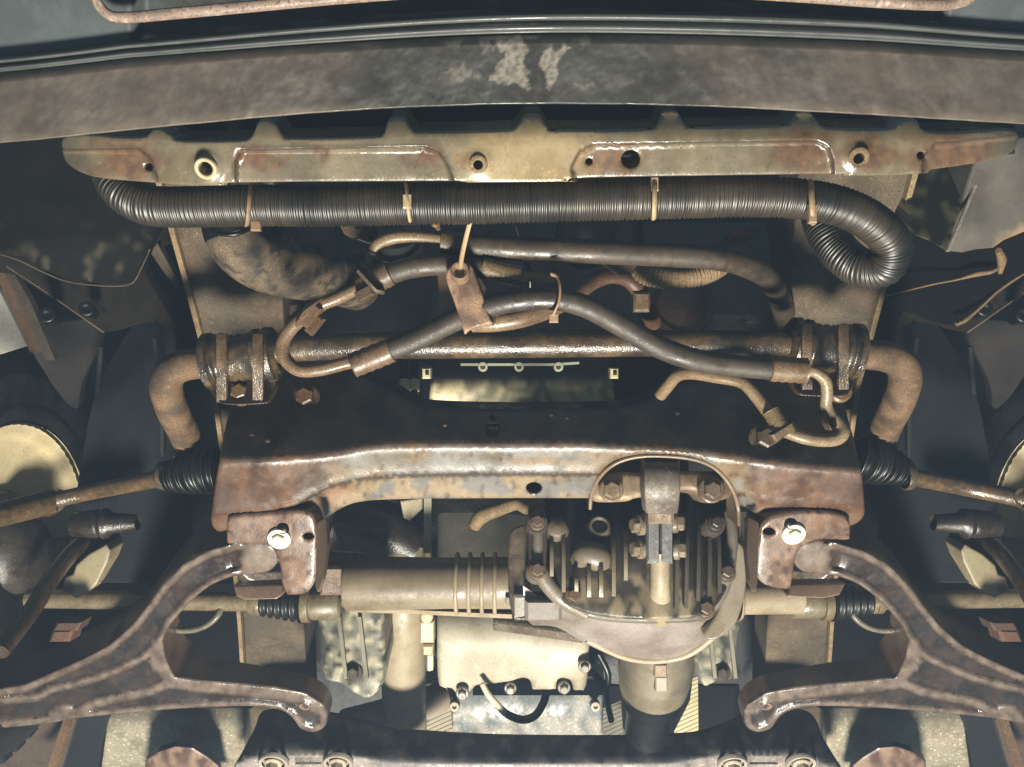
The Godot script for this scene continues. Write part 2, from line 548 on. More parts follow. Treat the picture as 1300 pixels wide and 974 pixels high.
# ------------------------------------------------------------------ what closes the view upwards
func engine_bay() -> void:
	var m := MB.new()
	var rows := []
	for j in 25:
		var row := PackedVector3Array()
		for i in 41:
			var x := -1500.0 + i * 110.0; var y := -700.0 + j * 100.0
			row.append(P(x, y, 1.95 + 0.05 * n2(x, y, 0.004)))
		rows.append(row)
	loft(m, rows, L(14, 16, 17))
	struct("engine_bay_ceiling", m, M.plastic)

# ------------------------------------------------------------------ bumper
func body_front() -> void:
	var B := [[-200, 208], [-100, 196], [0, 183], [200, 163], [430, 143], [650, 134], [870, 136], [1100, 147], [1300, 159], [1400, 167], [1500, 176]]
	var E := [[-200, 118], [-100, 105], [0, 93], [160, 75], [430, 55], [650, 44], [870, 45], [1100, 53], [1300, 66], [1400, 75], [1500, 85]]
	var T := [[-200, 92], [-100, 84], [0, 74], [160, 55], [430, 31], [650, 18], [870, 18], [1100, 26], [1300, 42], [1400, 50], [1500, 60]]
	var t := thing("front_bumper", "dark plastic front bumper underside with a dusty brown lower band across the top", "bumper", P(650, 100, 0.68))
	var dep := pl(650, 134, 0.68, Vector3(0, -0.96, 0.28))
	var m := MB.new()
	var rows := []
	var cuts := [[0.0, 0.02], [0.0, 0.004], [0.015, 0.0]]
	for k in 34: cuts.append([0.04 + k * 0.0255, 0.0])
	cuts.append_array([[0.91, 0.0015], [0.97, 0.004], [1.0, 0.010]])
	var cols := []
	for c in cuts:
		var row := PackedVector3Array()
		for i in 681:
			var x := -200.0 + i * 2.5
			var y := lerpf(crv(B, x), crv(E, x), c[0])
			row.append(P(x, y, dep.call(x, y)) + UP * (c[1] + 0.0012 * n2(x, y, 0.02)))
			cols.append(band_col(x, y, c[0]))
		rows.append(row)
	loft(m, rows)
	for k in cols.size(): m.c[k] = cols[k]
	part("lower_band", m, M.plastic, t)
	m = MB.new()
	rows = []
	# two moulded ridges between the band and the grille
	for c in [[0.0, 0.006], [0.1, 0.0065], [0.18, 0.001], [0.42, 0.0], [0.5, 0.005], [0.62, 0.005], [0.7, -0.001], [0.95, -0.001], [1.0, 0.003], [1.05, 0.012]]:
		var row := PackedVector3Array()
		for i in 171:
			var x := -200.0 + i * 10.0
			var y := lerpf(crv(E, x), crv(T, x), c[0])
			row.append(P(x, y, dep.call(x, y)) + UP * c[1])
		rows.append(row)
	loft(m, rows, L(74, 80, 80))
	part("ridged_moulding", m, M.plastic, t)
	m = MB.new()
	rows = []
	for c in 8:
		var row := PackedVector3Array()
		for i in 171:
			var x := -200.0 + i * 10.0
			var y := crv(T, x) - c * 16.0 + 2.0
			row.append(P(x, y, dep.call(x, crv(T, x)) + 0.012 - c * 0.004 + (0.012 if x > 170 and x < 1200 else 0.0)))
		rows.append(row)
	loft(m, rows, func(q: Vector3) -> Color:
		var x := absf(q.x - 0.018)
		return L(50, 52, 48).lerp(L(78, 88, 92), smoothstep(0.30, 0.36, x)))
	part("front_skin", m, M.plastic, t)
	# pale flange round the lower grille opening
	for q in [[[[112, -50], [116, -20], [124, 4], [140, 20], [165, 22], [210, 18], [300, 10], [430, -2], [560, -11], [700, -15]], "left"], [[[700, -15], [870, -12], [1000, -5], [1100, 2], [1170, 6], [1212, 5], [1236, -6], [1248, -30]], "right"]]:
		m = MB.new()
		var line := []
		for k in q[0]: line.append([k[0], k[1], dep.call(k[0], k[1]) - 0.008, 7.0])
		tube(m, path(line), 10, L(205, 176, 158), true, 0.7)
		part("grille_flange", m, M.grain, t)

var SPLASH := [pv([628, 57, 638, 48, 645, 56, 652, 44, 660, 44, 668, 58, 666, 78, 670, 95, 676, 110, 664, 113, 650, 108, 634, 106, 622, 98, 630, 86, 638, 76, 640, 66]), pv([690, 62, 700, 60, 706, 66, 716, 56, 722, 60, 714, 72, 706, 84, 706, 100, 702, 113, 694, 110, 693, 96, 686, 82, 686, 70]), pv([566, 56, 576, 48, 586, 52, 582, 62, 572, 64]), pv([602, 54, 622, 50, 626, 58, 618, 68, 608, 62]), pv([728, 107, 748, 104, 760, 108, 744, 112]), pv([730, 52, 742, 48, 752, 54, 740, 60]), pv([560, 90, 590, 84, 610, 96, 580, 104])]
func band_col(x: float, y: float, k: float) -> Color:                  # dusty plastic, wet and dark at the middle, dried splashes
	var s := n2(x, y * 2.0, 0.006)
	var streak := n2(x, y * 0.25, 0.03)
	var c := L(98, 86, 76).lerp(L(78, 71, 65), clampf(0.5 + 0.6 * s + streak * 0.5, 0, 1))
	c = c.lerp(L(50, 52, 50), smoothstep(330, 120, absf(x - 690.0) + 200.0 * s) * 0.85)
	c = c.lerp(L(126, 110, 92), smoothstep(0.2, 0.03, k) * 0.5 * smoothstep(150, 300, absf(x - 680.0)))
	var w := 0.0
	for i in SPLASH.size():
		var p := Vector2(x + 9.0 * n2(x, y, 0.05), y + 9.0 * n2(x + 80, y, 0.05))
		var d := dline(p, SPLASH[i], true)
		if Geometry2D.is_point_in_polygon(p, SPLASH[i]): d = -d
		w = maxf(w, smoothstep(1.6, -1.6, d) * (0.85 if i < 2 else 0.35))
	c = c.lerp(L(150, 142, 128), w * clampf(0.75 + 0.9 * n2(x, y, 0.1), 0, 1))
	return c

# ------------------------------------------------------------------ radiator support
func radiator_support() -> void:
	var t := thing("radiator_support", "painted steel radiator support beam with holes and rust, under the bumper", "beam", P(680, 205, 0.76))
	var out := pv([80, 174, 104, 170, 150, 174, 180, 174, 188, 170, 194, 164, 205, 164, 216, 172, 230, 179, 300, 179, 318, 174, 328, 154, 346, 154, 358, 172, 372, 176, 470, 174, 486, 170, 494, 151, 512, 150, 524, 166, 540, 168, 640, 166, 656, 160, 668, 146, 684, 146, 694, 160, 708, 166, 820, 164, 834, 158, 842, 143, 860, 143, 870, 158, 884, 162, 990, 159, 1004, 155, 1014, 143, 1030, 144, 1042, 158, 1056, 163, 1126, 164, 1140, 156, 1150, 150, 1164, 152, 1172, 164, 1184, 168, 1220, 168, 1284, 164,
		1294, 176, 1288, 192, 1264, 203, 1230, 210, 1182, 217, 1178, 221, 1122, 224, 1064, 224, 1056, 222, 742, 227, 734, 232, 716, 232, 590, 233, 580, 231, 300, 233, 290, 236, 242, 237, 192, 233, 132, 228, 104, 221, 84, 208, 77, 190])
	var base := pl(650, 205, 0.745, Vector3(0, -0.97, 0.25))
	var pk := [pv([306, 190, 540, 186, 556, 192, 566, 206, 574, 222, 578, 240, 299, 240, 298, 204]), pv([752, 183, 1036, 178, 1052, 186, 1058, 204, 1060, 230, 730, 236, 724, 214, 734, 194]), pv([60, 190, 176, 188, 190, 200, 198, 220, 204, 240, 60, 240]), pv([1186, 182, 1300, 170, 1300, 240, 1170, 240, 1172, 200])]
	var depth := func(x: float, y: float) -> float:
		var d: float = base.call(x, y)
		var up := clampf(186.0 - y - (x - 650.0) * -0.006, 0.0, 40.0)
		d += up * up * 0.00001
		for q in pk:
			var s := dline(Vector2(x, y), q, true)
			if Geometry2D.is_point_in_polygon(Vector2(x, y), q): d += 0.009 * smoothstep(0.0, 3.5, s)
		if x < 130.0: d += (130.0 - x) * (130.0 - x) * 0.00001
		if x > 1230.0: d += (x - 1230.0) * (x - 1230.0) * 0.00001
		var ring := Vector2(x, y).distance_to(Vector2(607, 209))
		d -= 0.0025 * smoothstep(22.0, 12.0, ring)
		d -= 0.003 * smoothstep(20.0, 14.0, Vector2(x, y).distance_to(Vector2(1090, 201)))
		d -= 0.004 * smoothstep(26.0, 15.0, Vector2(x, y).distance_to(Vector2(262, 213)))
		return d + 0.0004 * n2(x, y, 0.05)
	var spots := [[330, 200, 38], [410, 198, 20], [540, 200, 30], [770, 205, 60], [1020, 195, 60], [1210, 195, 70], [160, 205, 60], [600, 205, 26], [1110, 195, 50], [700, 225, 30]]
	var col := func(x: float, y: float) -> Color:
		var edge := 99.0
		for q in pk: edge = minf(edge, dline(Vector2(x, y), q, true) if y < 230.0 else 99.0)
		var c := L(176, 172, 150).lerp(L(148, 146, 128), clampf(0.5 + n2(x, y, 0.01) * 1.4, 0, 1))
		var r := 0.0
		for s in spots: r = maxf(r, smoothstep(s[2] * 1.2, s[2] * 0.3, Vector2((x - s[0]), (y - s[1]) * 1.8).length() + 30.0 * n2(x, y, 0.03)))
		c = c.lerp(L(166, 116, 78).lerp(L(126, 88, 66), clampf(0.5 + n2(x, y, 0.05) * 1.6, 0, 1)), r * 0.85)
		c = c.lerp(L(255, 236, 180), smoothstep(110, 40, absf(x - 668.0) + 30 * n2(x, y, 0.03)) * 0.6)  # highlight at the middle of the beam painted into its colour
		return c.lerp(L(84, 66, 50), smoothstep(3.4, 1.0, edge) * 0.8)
	var m := MB.new()
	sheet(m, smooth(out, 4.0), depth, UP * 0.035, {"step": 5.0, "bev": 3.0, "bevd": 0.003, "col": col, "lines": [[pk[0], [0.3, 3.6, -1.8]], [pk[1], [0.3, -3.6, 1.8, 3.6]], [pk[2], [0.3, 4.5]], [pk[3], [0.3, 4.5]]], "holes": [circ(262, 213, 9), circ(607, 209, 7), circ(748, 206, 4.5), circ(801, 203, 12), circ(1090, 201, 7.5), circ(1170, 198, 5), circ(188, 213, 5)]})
	var beam := part("pressed_beam", m, M.paint, t)
	m = MB.new()
	var o: Vector3 = P(262, 213, depth.call(262, 213))
	lathe(m, o, DOWN, [[-0.012, 0.0068], [0.003, 0.0068], [0.003, 0.0068], [0.004, 0.0078], [0.004, 0.0098], [0.003, 0.0106], [0.0, 0.011]], 24, L(226, 206, 156))
	part("bushing", m, M.cast, beam)
	for s in [[607, 209, 7], [1090, 201, 8]]:
		m = MB.new()
		lathe(m, P(s[0], s[1], depth.call(s[0], s[1])), DOWN, [[-0.014, s[2] * 0.00066], [0.0012, s[2] * 0.00066], [0.0012, s[2] * 0.00066], [0.0016, s[2] * 0.00082], [0.0012, s[2] * 0.00118], [0.0, s[2] * 0.0013]], 20, L(190, 168, 124))
		part("nut_ring", m, M.dirt, beam)
	m = MB.new()   # dark closing panel of the box section behind it
	var bk := pl(650, 205, 0.80, Vector3(0, -0.97, 0.25))
	sheet(m, dense(pv([90, 120, 1290, 110, 1290, 196, 1180, 205, 700, 215, 190, 218, 100, 205]), 40), bk, UP * 0.004, {"step": 60.0, "bev": 0.0, "col": L(40, 38, 34)})
	part("back_panel", m, M.black, t)

# ------------------------------------------------------------------ chassis rails
func rails() -> void:
	for side in 2:
		var t := thing("chassis_rail", ["dirty steel chassis rail behind the dirt-caked elbow hose", "dirty steel chassis rail behind the looped end of the conduit"][side], "rail", P(260 if side == 0 else 1100, 350, 1.05), "chassis rails at the sides of the engine")
		var F := func(a: Array) -> Array: return a if side == 0 else mir(a)
		var d := pl(270, 380, 1.10, DOWN)
		var m := MB.new()
		var col := func(x: float, y: float) -> Color:
			return L(158, 148, 122).lerp(L(112, 106, 92), clampf(0.5 + 1.3 * n2(x, y, 0.012), 0, 1)).lerp(L(120, 70, 52), smoothstep(0.1, 0.35, n2(x + 400, y, 0.014)) * 0.45)
		sheet(m, dense(pv(F.call([203, 215, 345, 215, 366, 480, 392, 905, 392, 960, 318, 960, 308, 780, 272, 485])), 12), d, UP * 0.08, {"step": 14.0, "bev": 3.0, "bevd": 0.003, "col": col})
		part("rail_face", m, M.dirt, t)
		m = MB.new()
		var line := []
		for q in [[199, 215], [236, 350], [272, 488], [290, 620], [305, 790], [312, 905]]:
			var x: float = q[0] if side == 0 else 1360 - q[0]
			line.append(P(x, q[1], d.call(x, q[1]) - 0.004))
		strip(m, line, RT * 0.0035, UP * 0.006, L(214, 194, 150))
		part("edge_flange", m, M.dirt, t)
		if side == 0:
			m = MB.new()   # triangular gusset beside the rail
			sheet(m, dense(pv([188, 318, 199, 309, 226, 358, 228, 372, 206, 345]), 6), pl(205, 335, 1.08, DOWN), UP * 0.01, {"step": 8.0, "col": L(108, 100, 74)})
			part("gusset", m, M.dirt, t)

# ------------------------------------------------------------------ hoses, pipes and ties
func tie(called: String, label: String, list: Array, r: float, col: Color, head := [], group := "cable ties on the hoses") -> void:
	var t := thing(called, label, "cable tie", P(list[0][0], list[0][1], list[0][2]), group)
	var m := MB.new()
	var l := []
	for q in list: l.append([q[0], q[1], q[2], r])
	tube(m, path(l, 0.002), 8, col, true, 0.6)
	part("strap", m, M.painted, t)
	if head.size():
		m = MB.new()
		var c := P(head[0], head[1], head[2])
		slab(m, c - fwd * 0.003, RT * head[3] * 0.001, upv * head[4] * 0.001, fwd * 0.006, 0.001, col)
		part("head", m, M.painted, t)

func band(x: float, yt: float, yb: float, d: float, dx := 0.0) -> Array:   # a line round the near side of a hose
	var o := []
	for k in 9:
		var a := PI * k / 8.0
		o.append([x + dx * (k / 8.0 - 0.5), (yt + yb) * 0.5 - cos(a) * (yb - yt) * 0.5, d - sin(a) * (yb - yt) * 0.0005 * d])
	return o

func ferrule(m: MB, a: Vector3, b: Vector3, r: float, col: Color) -> void:      # crimped sleeve
	var l := (b - a).length()
	var prof := [[0.0, r * 0.7], [0.0, r], [0.0, r]]
	for k in 9:
		prof.append([l * (k + 0.5) / 9.0, r * (1.0 if k % 2 else 0.93)])
	prof.append_array([[l, r], [l, r], [l, r * 0.5]])
	lathe(m, a, b - a, prof, 18, col)

func hoses() -> void:
	# long corrugated conduit
	var m := MB.new()
	var pa := path([[138, 212, 0.83, 24], [150, 238, 0.82, 25], [174, 256, 0.815, 25.5], [212, 263, 0.81, 26], [320, 261, 0.805, 26.5], [420, 262, 0.803, 26.2], [520, 259, 0.80, 26.8], [600, 259, 0.797, 26.4], [680, 256, 0.795, 27], [830, 252, 0.795, 27], [960, 250, 0.795, 26], [1040, 256, 0.795, 25.5], [1094, 274, 0.80, 25], [1130, 306, 0.815, 25], [1124, 338, 0.835, 25], [1093, 340, 0.855, 25], [1064, 318, 0.875, 25], [1048, 290, 0.89, 25], [1040, 262, 0.91, 25]])
	tube(m, ribbed(pa, 0.0041, 0.0021, 4), 20, func(q: Vector3) -> Color: return L(92, 88, 80).lerp(L(214, 190, 152), clampf(0.35 + 1.6 * nz.get_noise_3d(q.x * 9, q.y * 9, q.z * 9), 0, 1) * 0.8))
	solo("corrugated_conduit", "long black corrugated conduit running full width below the radiator support", "conduit", m, M.conduit)
	m = MB.new()
	tube(m, ribbed(path([[785, 338, 0.98, 13], [812, 347, 0.97, 14], [850, 354, 0.96, 14.5], [885, 351, 0.96, 14], [912, 340, 0.97, 13], [925, 325, 0.99, 12]]), 0.0042, 0.002, 4), 16, L(220, 196, 156))
	solo("corrugated_sleeve", "short dusty corrugated sleeve under the thick upper hose", "conduit", m, M.dirt)
	tie("cable_tie", "brown cable tie round the conduit above the elbow hose", band(316, 236, 286, 0.80, -6), 3.4, L(150, 118, 88), [325, 287, 0.80, 5, 5])
	tie("cable_tie", "broken pale cable tie round the conduit left of the thin strand", band(518, 234, 280, 0.79, 6), 3.4, L(196, 168, 132), [517, 256, 0.775, 4, 7])
	tie("cable_tie", "white-tipped cable tie on the conduit near the beam's large hole", band(831, 226, 278, 0.785, -2), 3.4, L(176, 152, 116), [831, 234, 0.775, 3.5, 7])
	tie("cable_tie", "tan cable tie on the conduit at the start of its loop", band(1031, 230, 284, 0.785, 4), 4.0, L(156, 128, 92), [1031, 272, 0.77, 4, 9])
	tie("cable_tie", "thin cable tie at the curved left end of the conduit", band(172, 232, 276, 0.815, -4), 1.6, L(120, 116, 104))
	# dirty elbow
	var t := thing("elbow_hose", "fat radiator elbow hose caked in speckled dirt", "hose", P(330, 330, 0.97))
	m = MB.new()
	tube(m, path([[294, 232, 0.95, 33], [294, 278, 0.95, 34], [304, 312, 0.96, 36], [334, 334, 0.98, 36], [376, 344, 1.0, 36], [414, 349, 1.05, 35], [452, 362, 1.16, 32]], 0.0025), 44, func(q: Vector3) -> Color: return L(168, 156, 132).lerp(L(96, 88, 77), clampf(0.5 + 2.0 * nz.get_noise_3d(q.x * 20, q.y * 20, q.z * 20), 0, 1)).lerp(L(48, 44, 38), smoothstep(0.12, 0.3, nz.get_noise_3d(q.x * 55, q.y * 55, q.z * 55) + (q.x + 0.3) * 0.6) * 0.85))
	part("hose_body", m, M.dirt, t)
	m = MB.new()
	tube(m, path([[294, 286, 0.951, 36.5], [295, 292, 0.952, 36.5], [297, 298, 0.953, 36.5]], 0.002), 36, L(70, 66, 60), false)
	part("hose_clamp", m, M.black_gloss, t)
	m = MB.new()
	tube(m, path([[398, 347, 1.025, 37], [404, 348, 1.035, 37], [410, 348.5, 1.045, 37]], 0.002), 36, L(120, 112, 98), false)
	part("hose_clamp", m, M.cast, t)
	m = MB.new()
	tube(m, path([[268, 292, 0.91, 3], [280, 297, 0.903, 3], [300, 297, 0.903, 3], [322, 288, 0.915, 3]]), 8, L(40, 36, 32))
	part("clip_wire", m, M.black_gloss, t)
	# upper thick hose with its metal ends
	t = thing("upper_cooler_hose", "thick brown rubber hose with a bent metal end, uppermost of the cooler lines", "hose", P(740, 318, 0.9))
	m = MB.new()
	tube(m, path([[590, 312, 0.90, 15.5], [660, 316, 0.90, 15.5], [760, 320, 0.90, 15.5], [850, 324, 0.91, 15], [910, 329, 0.92, 14.5], [950, 339, 0.94, 14.5], [976, 356, 0.98, 14], [992, 384, 1.08, 14], [1000, 420, 1.2, 14]]), 18, func(q: Vector3) -> Color: return L(234, 204, 166).lerp(L(172, 148, 122), clampf(0.5 + 1.1 * nz.get_noise_3d(q.x * 14, q.y * 14, q.z * 14), 0, 1)))
	part("rubber_hose", m, M.rubber, t)
	m = MB.new()
	ferrule(m, P(561, 307, 0.90), P(598, 312, 0.90), 0.0145, L(176, 146, 112))
	part("ferrule", m, M.dirty_pipe, t)
	m = MB.new()
	tube(m, path([[564, 305, 0.90, 8.5], [530, 301, 0.90, 8.5], [500, 302, 0.90, 8.5], [481, 310, 0.90, 8.5], [473, 324, 0.905, 8.5], [470, 342, 0.91, 8.5]]), 14, L(236, 202, 150))
	part("metal_pipe", m, M.dirty_pipe, t)
	m = MB.new()
	lathe(m, P(476, 321, 0.905), P(468, 345, 0.91) - P(476, 321, 0.905), [[0, 0.008], [0, 0.012], [0, 0.012], [0.005, 0.012], [0.005, 0.012], [0.0055, 0.0095], [0.014, 0.0095], [0.014, 0.0095], [0.0145, 0.0115], [0.02, 0.0115], [0.02, 0.0115], [0.02, 0.0]], 20, L(206, 172, 126))
	part("fitting", m, M.dirty_pipe, t)
	# middle line: S-bent metal pipe, hose, ferrule, thin pipe
	t = thing("middle_cooler_line", "S-bent metal pipe joined to a short hose under the bolted bracket", "pipe", P(480, 370, 0.9))
	m = MB.new()
	tube(m, path([[468, 456, 0.885, 8.5], [440, 461, 0.885, 8.5], [408, 469, 0.885, 8.5], [380, 470, 0.885, 8.5], [362, 456, 0.885, 8.5], [359, 436, 0.885, 8.5], [369, 418, 0.885, 8.5], [386, 402, 0.885, 8.5], [396, 392, 0.885, 8], [430, 378, 0.885, 8], [462, 362, 0.89, 8]], 0.003), 14, L(214, 172, 128))
	part("metal_pipe", m, M.dirty_pipe, t)
	m = MB.new()
	var ax := P(406, 388, 0.88) - P(372, 412, 0.88)
	var sq := []
	for k in 6: sq.append(P(382, 405, 0.88) + (upv * 0.8 + RT * 0.55).normalized() * cos(TAU * k / 6) * 0.015 + fwd * sin(TAU * k / 6) * 0.015)
	prism(m, sq, ax.normalized() * 0.020, 0.003, L(196, 150, 108))
	slab(m, P(393, 400, 0.872), (RT * 0.7 - upv * 0.6).normalized() * 0.006, (RT * 0.6 + upv * 0.75).normalized() * 0.014, fwd * 0.02, 0.002, L(190, 142, 104))
	slab(m, P(398, 412, 0.88), (RT * 0.7 - upv * 0.6).normalized() * 0.005, (RT * 0.6 + upv * 0.75).normalized() * 0.012, fwd * 0.012, 0.002, L(170, 126, 92))
	slab(m, P(375, 394, 0.885), RT * 0.008, upv * 0.008, fwd * 0.02, 0.002, L(110, 84, 66))
	part("clamp_block", m, M.dirty_pipe, t)
	m = MB.new()
	ferrule(m, P(456, 366, 0.89), P(494, 347, 0.89), 0.0152, L(170, 140, 110))
	slab(m, P(462, 372, 0.868), (RT * 0.8 + upv * 0.4).normalized() * 0.010, (upv * 0.9 - RT * 0.4).normalized() * 0.006, fwd * 0.012, 0.002, L(150, 120, 92))
	part("ferrule", m, M.dirty_pipe, t)
	m = MB.new()
	strip(m, [P(455, 345, 0.875), P(466, 357, 0.872), P(478, 370, 0.872), P(486, 372, 0.88)], fwd * 0.008, (RT + upv).normalized() * 0.0018, L(180, 150, 120))
	part("clip", m, M.dirty_pipe, t)
	m = MB.new()
	tube(m, path([[490, 349, 0.89, 14], [520, 340, 0.89, 14], [555, 336, 0.89, 14], [590, 338, 0.895, 13.5], [618, 342, 0.895, 13]]), 16, L(214, 186, 152))
	part("rubber_hose", m, M.rubber, t)
	m = MB.new()
	ferrule(m, P(613, 339, 0.895), P(638, 346, 0.895), 0.0125, L(206, 170, 122))
	part("sleeve", m, M.dirty_pipe, t)
	m = MB.new()
	ferrule(m, P(636, 346, 0.895), P(661, 351, 0.895), 0.0125, L(214, 180, 132))
	part("sleeve", m, M.dirty_pipe, t)
	m = MB.new()
	tube(m, path([[655, 349, 0.895, 6.5], [680, 352, 0.895, 6.5], [698, 353, 0.9, 6.5], [706, 348, 0.91, 7], [708, 335, 0.93, 7]]), 12, L(240, 204, 150))
	part("metal_pipe", m, M.dirty_pipe, t)
	# bracket
	t = thing("hose_bracket", "rusty folded hose bracket with a bolt hanging above the anti-roll bar", "bracket", P(595, 375, 0.87))
	m = MB.new()
	sheet(m, smooth(pv([566, 352, 572, 336, 586, 331, 598, 336, 604, 350, 612, 372, 622, 402, 626, 410, 626, 410, 612, 414, 598, 418, 590, 424, 588, 418, 588, 418, 578, 388]), 3.0), pl(595, 375, 0.865, Vector3(0.1, -0.8, 0.6)), fwd * 0.006, {"step": 6.0, "bev": 3.0, "bevd": 0.003, "back": true, "col": func(x: float, y: float) -> Color: return L(206, 168, 136).lerp(L(140, 110, 92), clampf(0.5 + 1.6 * n2(x, y, 0.03), 0, 1))})
	part("front_plate", m, M.rust, t)
	m = MB.new()
	sheet(m, smooth(pv([556, 346, 570, 352, 582, 392, 586, 414, 580, 416, 570, 400, 560, 380, 556, 362]), 4.0), pl(570, 380, 0.89, Vector3(-0.3, -0.6, 0.7)), fwd * 0.005, {"step": 8.0, "back": true, "col": L(150, 122, 100)})
	part("rear_plate", m, M.rust, t)
	m = MB.new()
	sheet(m, smooth(pv([606, 352, 618, 366, 628, 396, 628, 410, 622, 410, 612, 380]), 4.0), pl(615, 380, 0.872, Vector3(0.6, -0.5, 0.6)), fwd * 0.02, {"step": 8.0, "bev": 1.0, "bevd": 0.001, "col": L(120, 98, 84)})
	part("side_fold", m, M.rust, t)
	m = MB.new()
	lathe(m, P(584, 346, 0.852), -fwd + upv * 0.2, [[-0.01, 0.0105], [0.006, 0.0105], [0.007, 0.0095], [0.007, 0.0095], [0.0065, 0.006], [0.003, 0.0045], [0.003, 0.0]], 20, L(160, 128, 100))
	part("bolt", m, M.rust, t)
	tie("cable_tie_strand", "thin upright cable tie strand stuck in the bracket's bolt", [[597, 280, 0.83], [592, 300, 0.835], [587, 322, 0.84], [584, 341, 0.842]], 3.2, L(206, 170, 124), [], "")
	tie("cable_tie", "looped tan cable tie holding the arched hose to the pipe", [[700, 348, 0.875], [708, 352, 0.868], [711, 366, 0.86], [709, 384, 0.858], [703, 398, 0.862], [702, 404, 0.87]], 3.2, L(168, 134, 104), [703, 404, 0.865, 5, 5])
	# arched hose with right-hand metal pipe
	t = thing("arched_cooler_hose", "long arched rubber hose crossing in front of the anti-roll bar", "hose", P(720, 410, 0.88))
	m = MB.new()
	tube(m, path([[488, 447, 0.885, 14], [530, 430, 0.88, 14.5], [575, 408, 0.878, 14.5], [618, 390, 0.878, 14.5], [660, 381, 0.875, 14.5], [705, 380, 0.875, 14.5], [745, 390, 0.878, 14.5], [790, 414, 0.884, 14.5], [835, 440, 0.89, 14.5], [880, 456, 0.895, 14.5], [930, 464, 0.90, 14], [984, 469, 0.90, 14]]), 18, func(q: Vector3) -> Color: return L(216, 192, 164).lerp(L(160, 144, 126), clampf(0.5 + 1.1 * nz.get_noise_3d(q.x * 10, q.y * 10, q.z * 10), 0, 1)))
	part("rubber_hose", m, M.rubber, t)
	m = MB.new()
	ferrule(m, P(448, 464, 0.885), P(496, 445, 0.885), 0.0145, L(198, 156, 122))
	part("ferrule", m, M.dirty_pipe, t)
	m = MB.new()
	ferrule(m, P(977, 468, 0.90), P(1023, 471, 0.90), 0.0152, L(206, 166, 122))
	part("ferrule", m, M.dirty_pipe, t)
	m = MB.new()
	tube(m, path([[1020, 470, 0.90, 7.5], [1036, 473, 0.90, 7.5], [1048, 484, 0.90, 7.5], [1050, 500, 0.905, 7.5], [1049, 514, 0.91, 7.5], [1055, 528, 0.91, 8], [1067, 541, 0.905, 8.5], [1070, 551, 0.90, 8.5], [1060, 558, 0.90, 8.5], [1040, 559, 0.90, 8.5], [1018, 555, 0.90, 8.5], [996, 547, 0.905, 8.5]], 0.003), 14, L(240, 210, 164))
	part("metal_pipe", m, M.dirty_pipe, t)
	m = MB.new()
	strip(m, [P(1044, 520, 0.915), P(1046, 535, 0.90), P(1052, 546, 0.897), P(1058, 540, 0.90), P(1056, 528, 0.91)], fwd * 0.006, RT * 0.002, L(170, 134, 104))
	part("clip", m, M.dirty_pipe, t)
	t = thing("bent_steel_pipe", "thin bent pale pipe lying over the subframe's right shoulder", "pipe", P(920, 500, 0.92))
	m = MB.new()
	tube(m, path([[838, 502, 1.0, 8], [848, 490, 0.985, 8], [860, 477, 0.965, 8], [878, 474, 0.95, 8], [905, 478, 0.94, 8], [938, 484, 0.93, 8], [952, 494, 0.925, 8], [972, 519, 0.92, 8], [990, 541, 0.91, 8]], 0.003), 14, L(228, 192, 144))
	part("metal_pipe", m, M.dirty_pipe, t)
	m = MB.new()
	ferrule(m, P(979, 522, 0.912), P(992, 544, 0.905), 0.0105, L(216, 182, 134))
	slab(m, P(996, 549, 0.893), (RT * 0.8 + upv * 0.5).normalized() * 0.014, (upv * 0.8 - RT * 0.5).normalized() * 0.005, fwd * 0.016, 0.002, L(190, 160, 124))
	slab(m, P(1000, 533, 0.915), RT * 0.006, upv * 0.012, fwd * 0.008, 0.001, L(130, 112, 96))
	part("coupling", m, M.dirty_pipe, t)
	# tan pipe behind the arch
	t = thing("tan_pipe", "dusty tan pipe that passes behind the arched hose", "pipe", P(720, 380, 0.92))
	m = MB.new()
	tube(m, path([[600, 410, 0.905, 12], [630, 409, 0.90, 12.5], [665, 403, 0.90, 12.5], [700, 391, 0.91, 12], [728, 376, 0.93, 11], [752, 358, 0.95, 10.5], [775, 350, 0.96, 10.5], [796, 354, 0.97, 10.5], [810, 368, 0.98, 10.5], [818, 386, 1.0, 10.5], [830, 410, 1.04, 11]]), 16, func(q: Vector3) -> Color: return L(230, 190, 140).lerp(L(160, 110, 84), clampf((q.x + 0.02) * 8.0 + nz.get_noise_3d(q.x * 20, q.y * 20, q.z * 20), 0, 1)))
	part("pipe_body", m, M.dirty_pipe, t)
	m = MB.new()
	slab(m, P(815, 383, 0.965), RT * 0.010, upv * 0.012, fwd * 0.02, 0.003, L(196, 164, 122))
	part("end_fitting", m, M.dirty_pipe, t)
	m = MB.new()
	prism(m, [P(764, 331, 0.93), P(812, 334, 0.93), P(800, 347, 0.93), P(788, 347, 0.93)], fwd * 0.02, 0.002, L(160, 130, 96))
	solo("hose_hanger", "small tan tab hanging under the thick upper hose", "bracket", m, M.dirt)
	# small bolts and clips above the pipes
	m = MB.new()
	lathe(m, P(553, 283, 0.86), -fwd, [[-0.03, 0.003], [0, 0.003], [0, 0.0055], [0, 0.0055], [0.004, 0.0055], [0.005, 0.004], [0.005, 0.0]], 14, L(206, 160, 104))
	solo("clip_stud", "small orange-brown stud between conduit and upper pipe", "stud", m, M.dirty_pipe)
	m = MB.new()
	sheet(m, dense(pv([428, 280, 448, 278, 452, 290, 474, 284, 477, 297, 446, 302, 436, 296]), 5), pl(450, 290, 0.93, Vector3(0.2, -0.7, 0.6)), fwd * 0.01, {"step": 8.0, "col": L(146, 120, 98)})
	solo("radiator_tab", "bent brownish tab peeking out below the conduit", "tab", m, M.dirt)

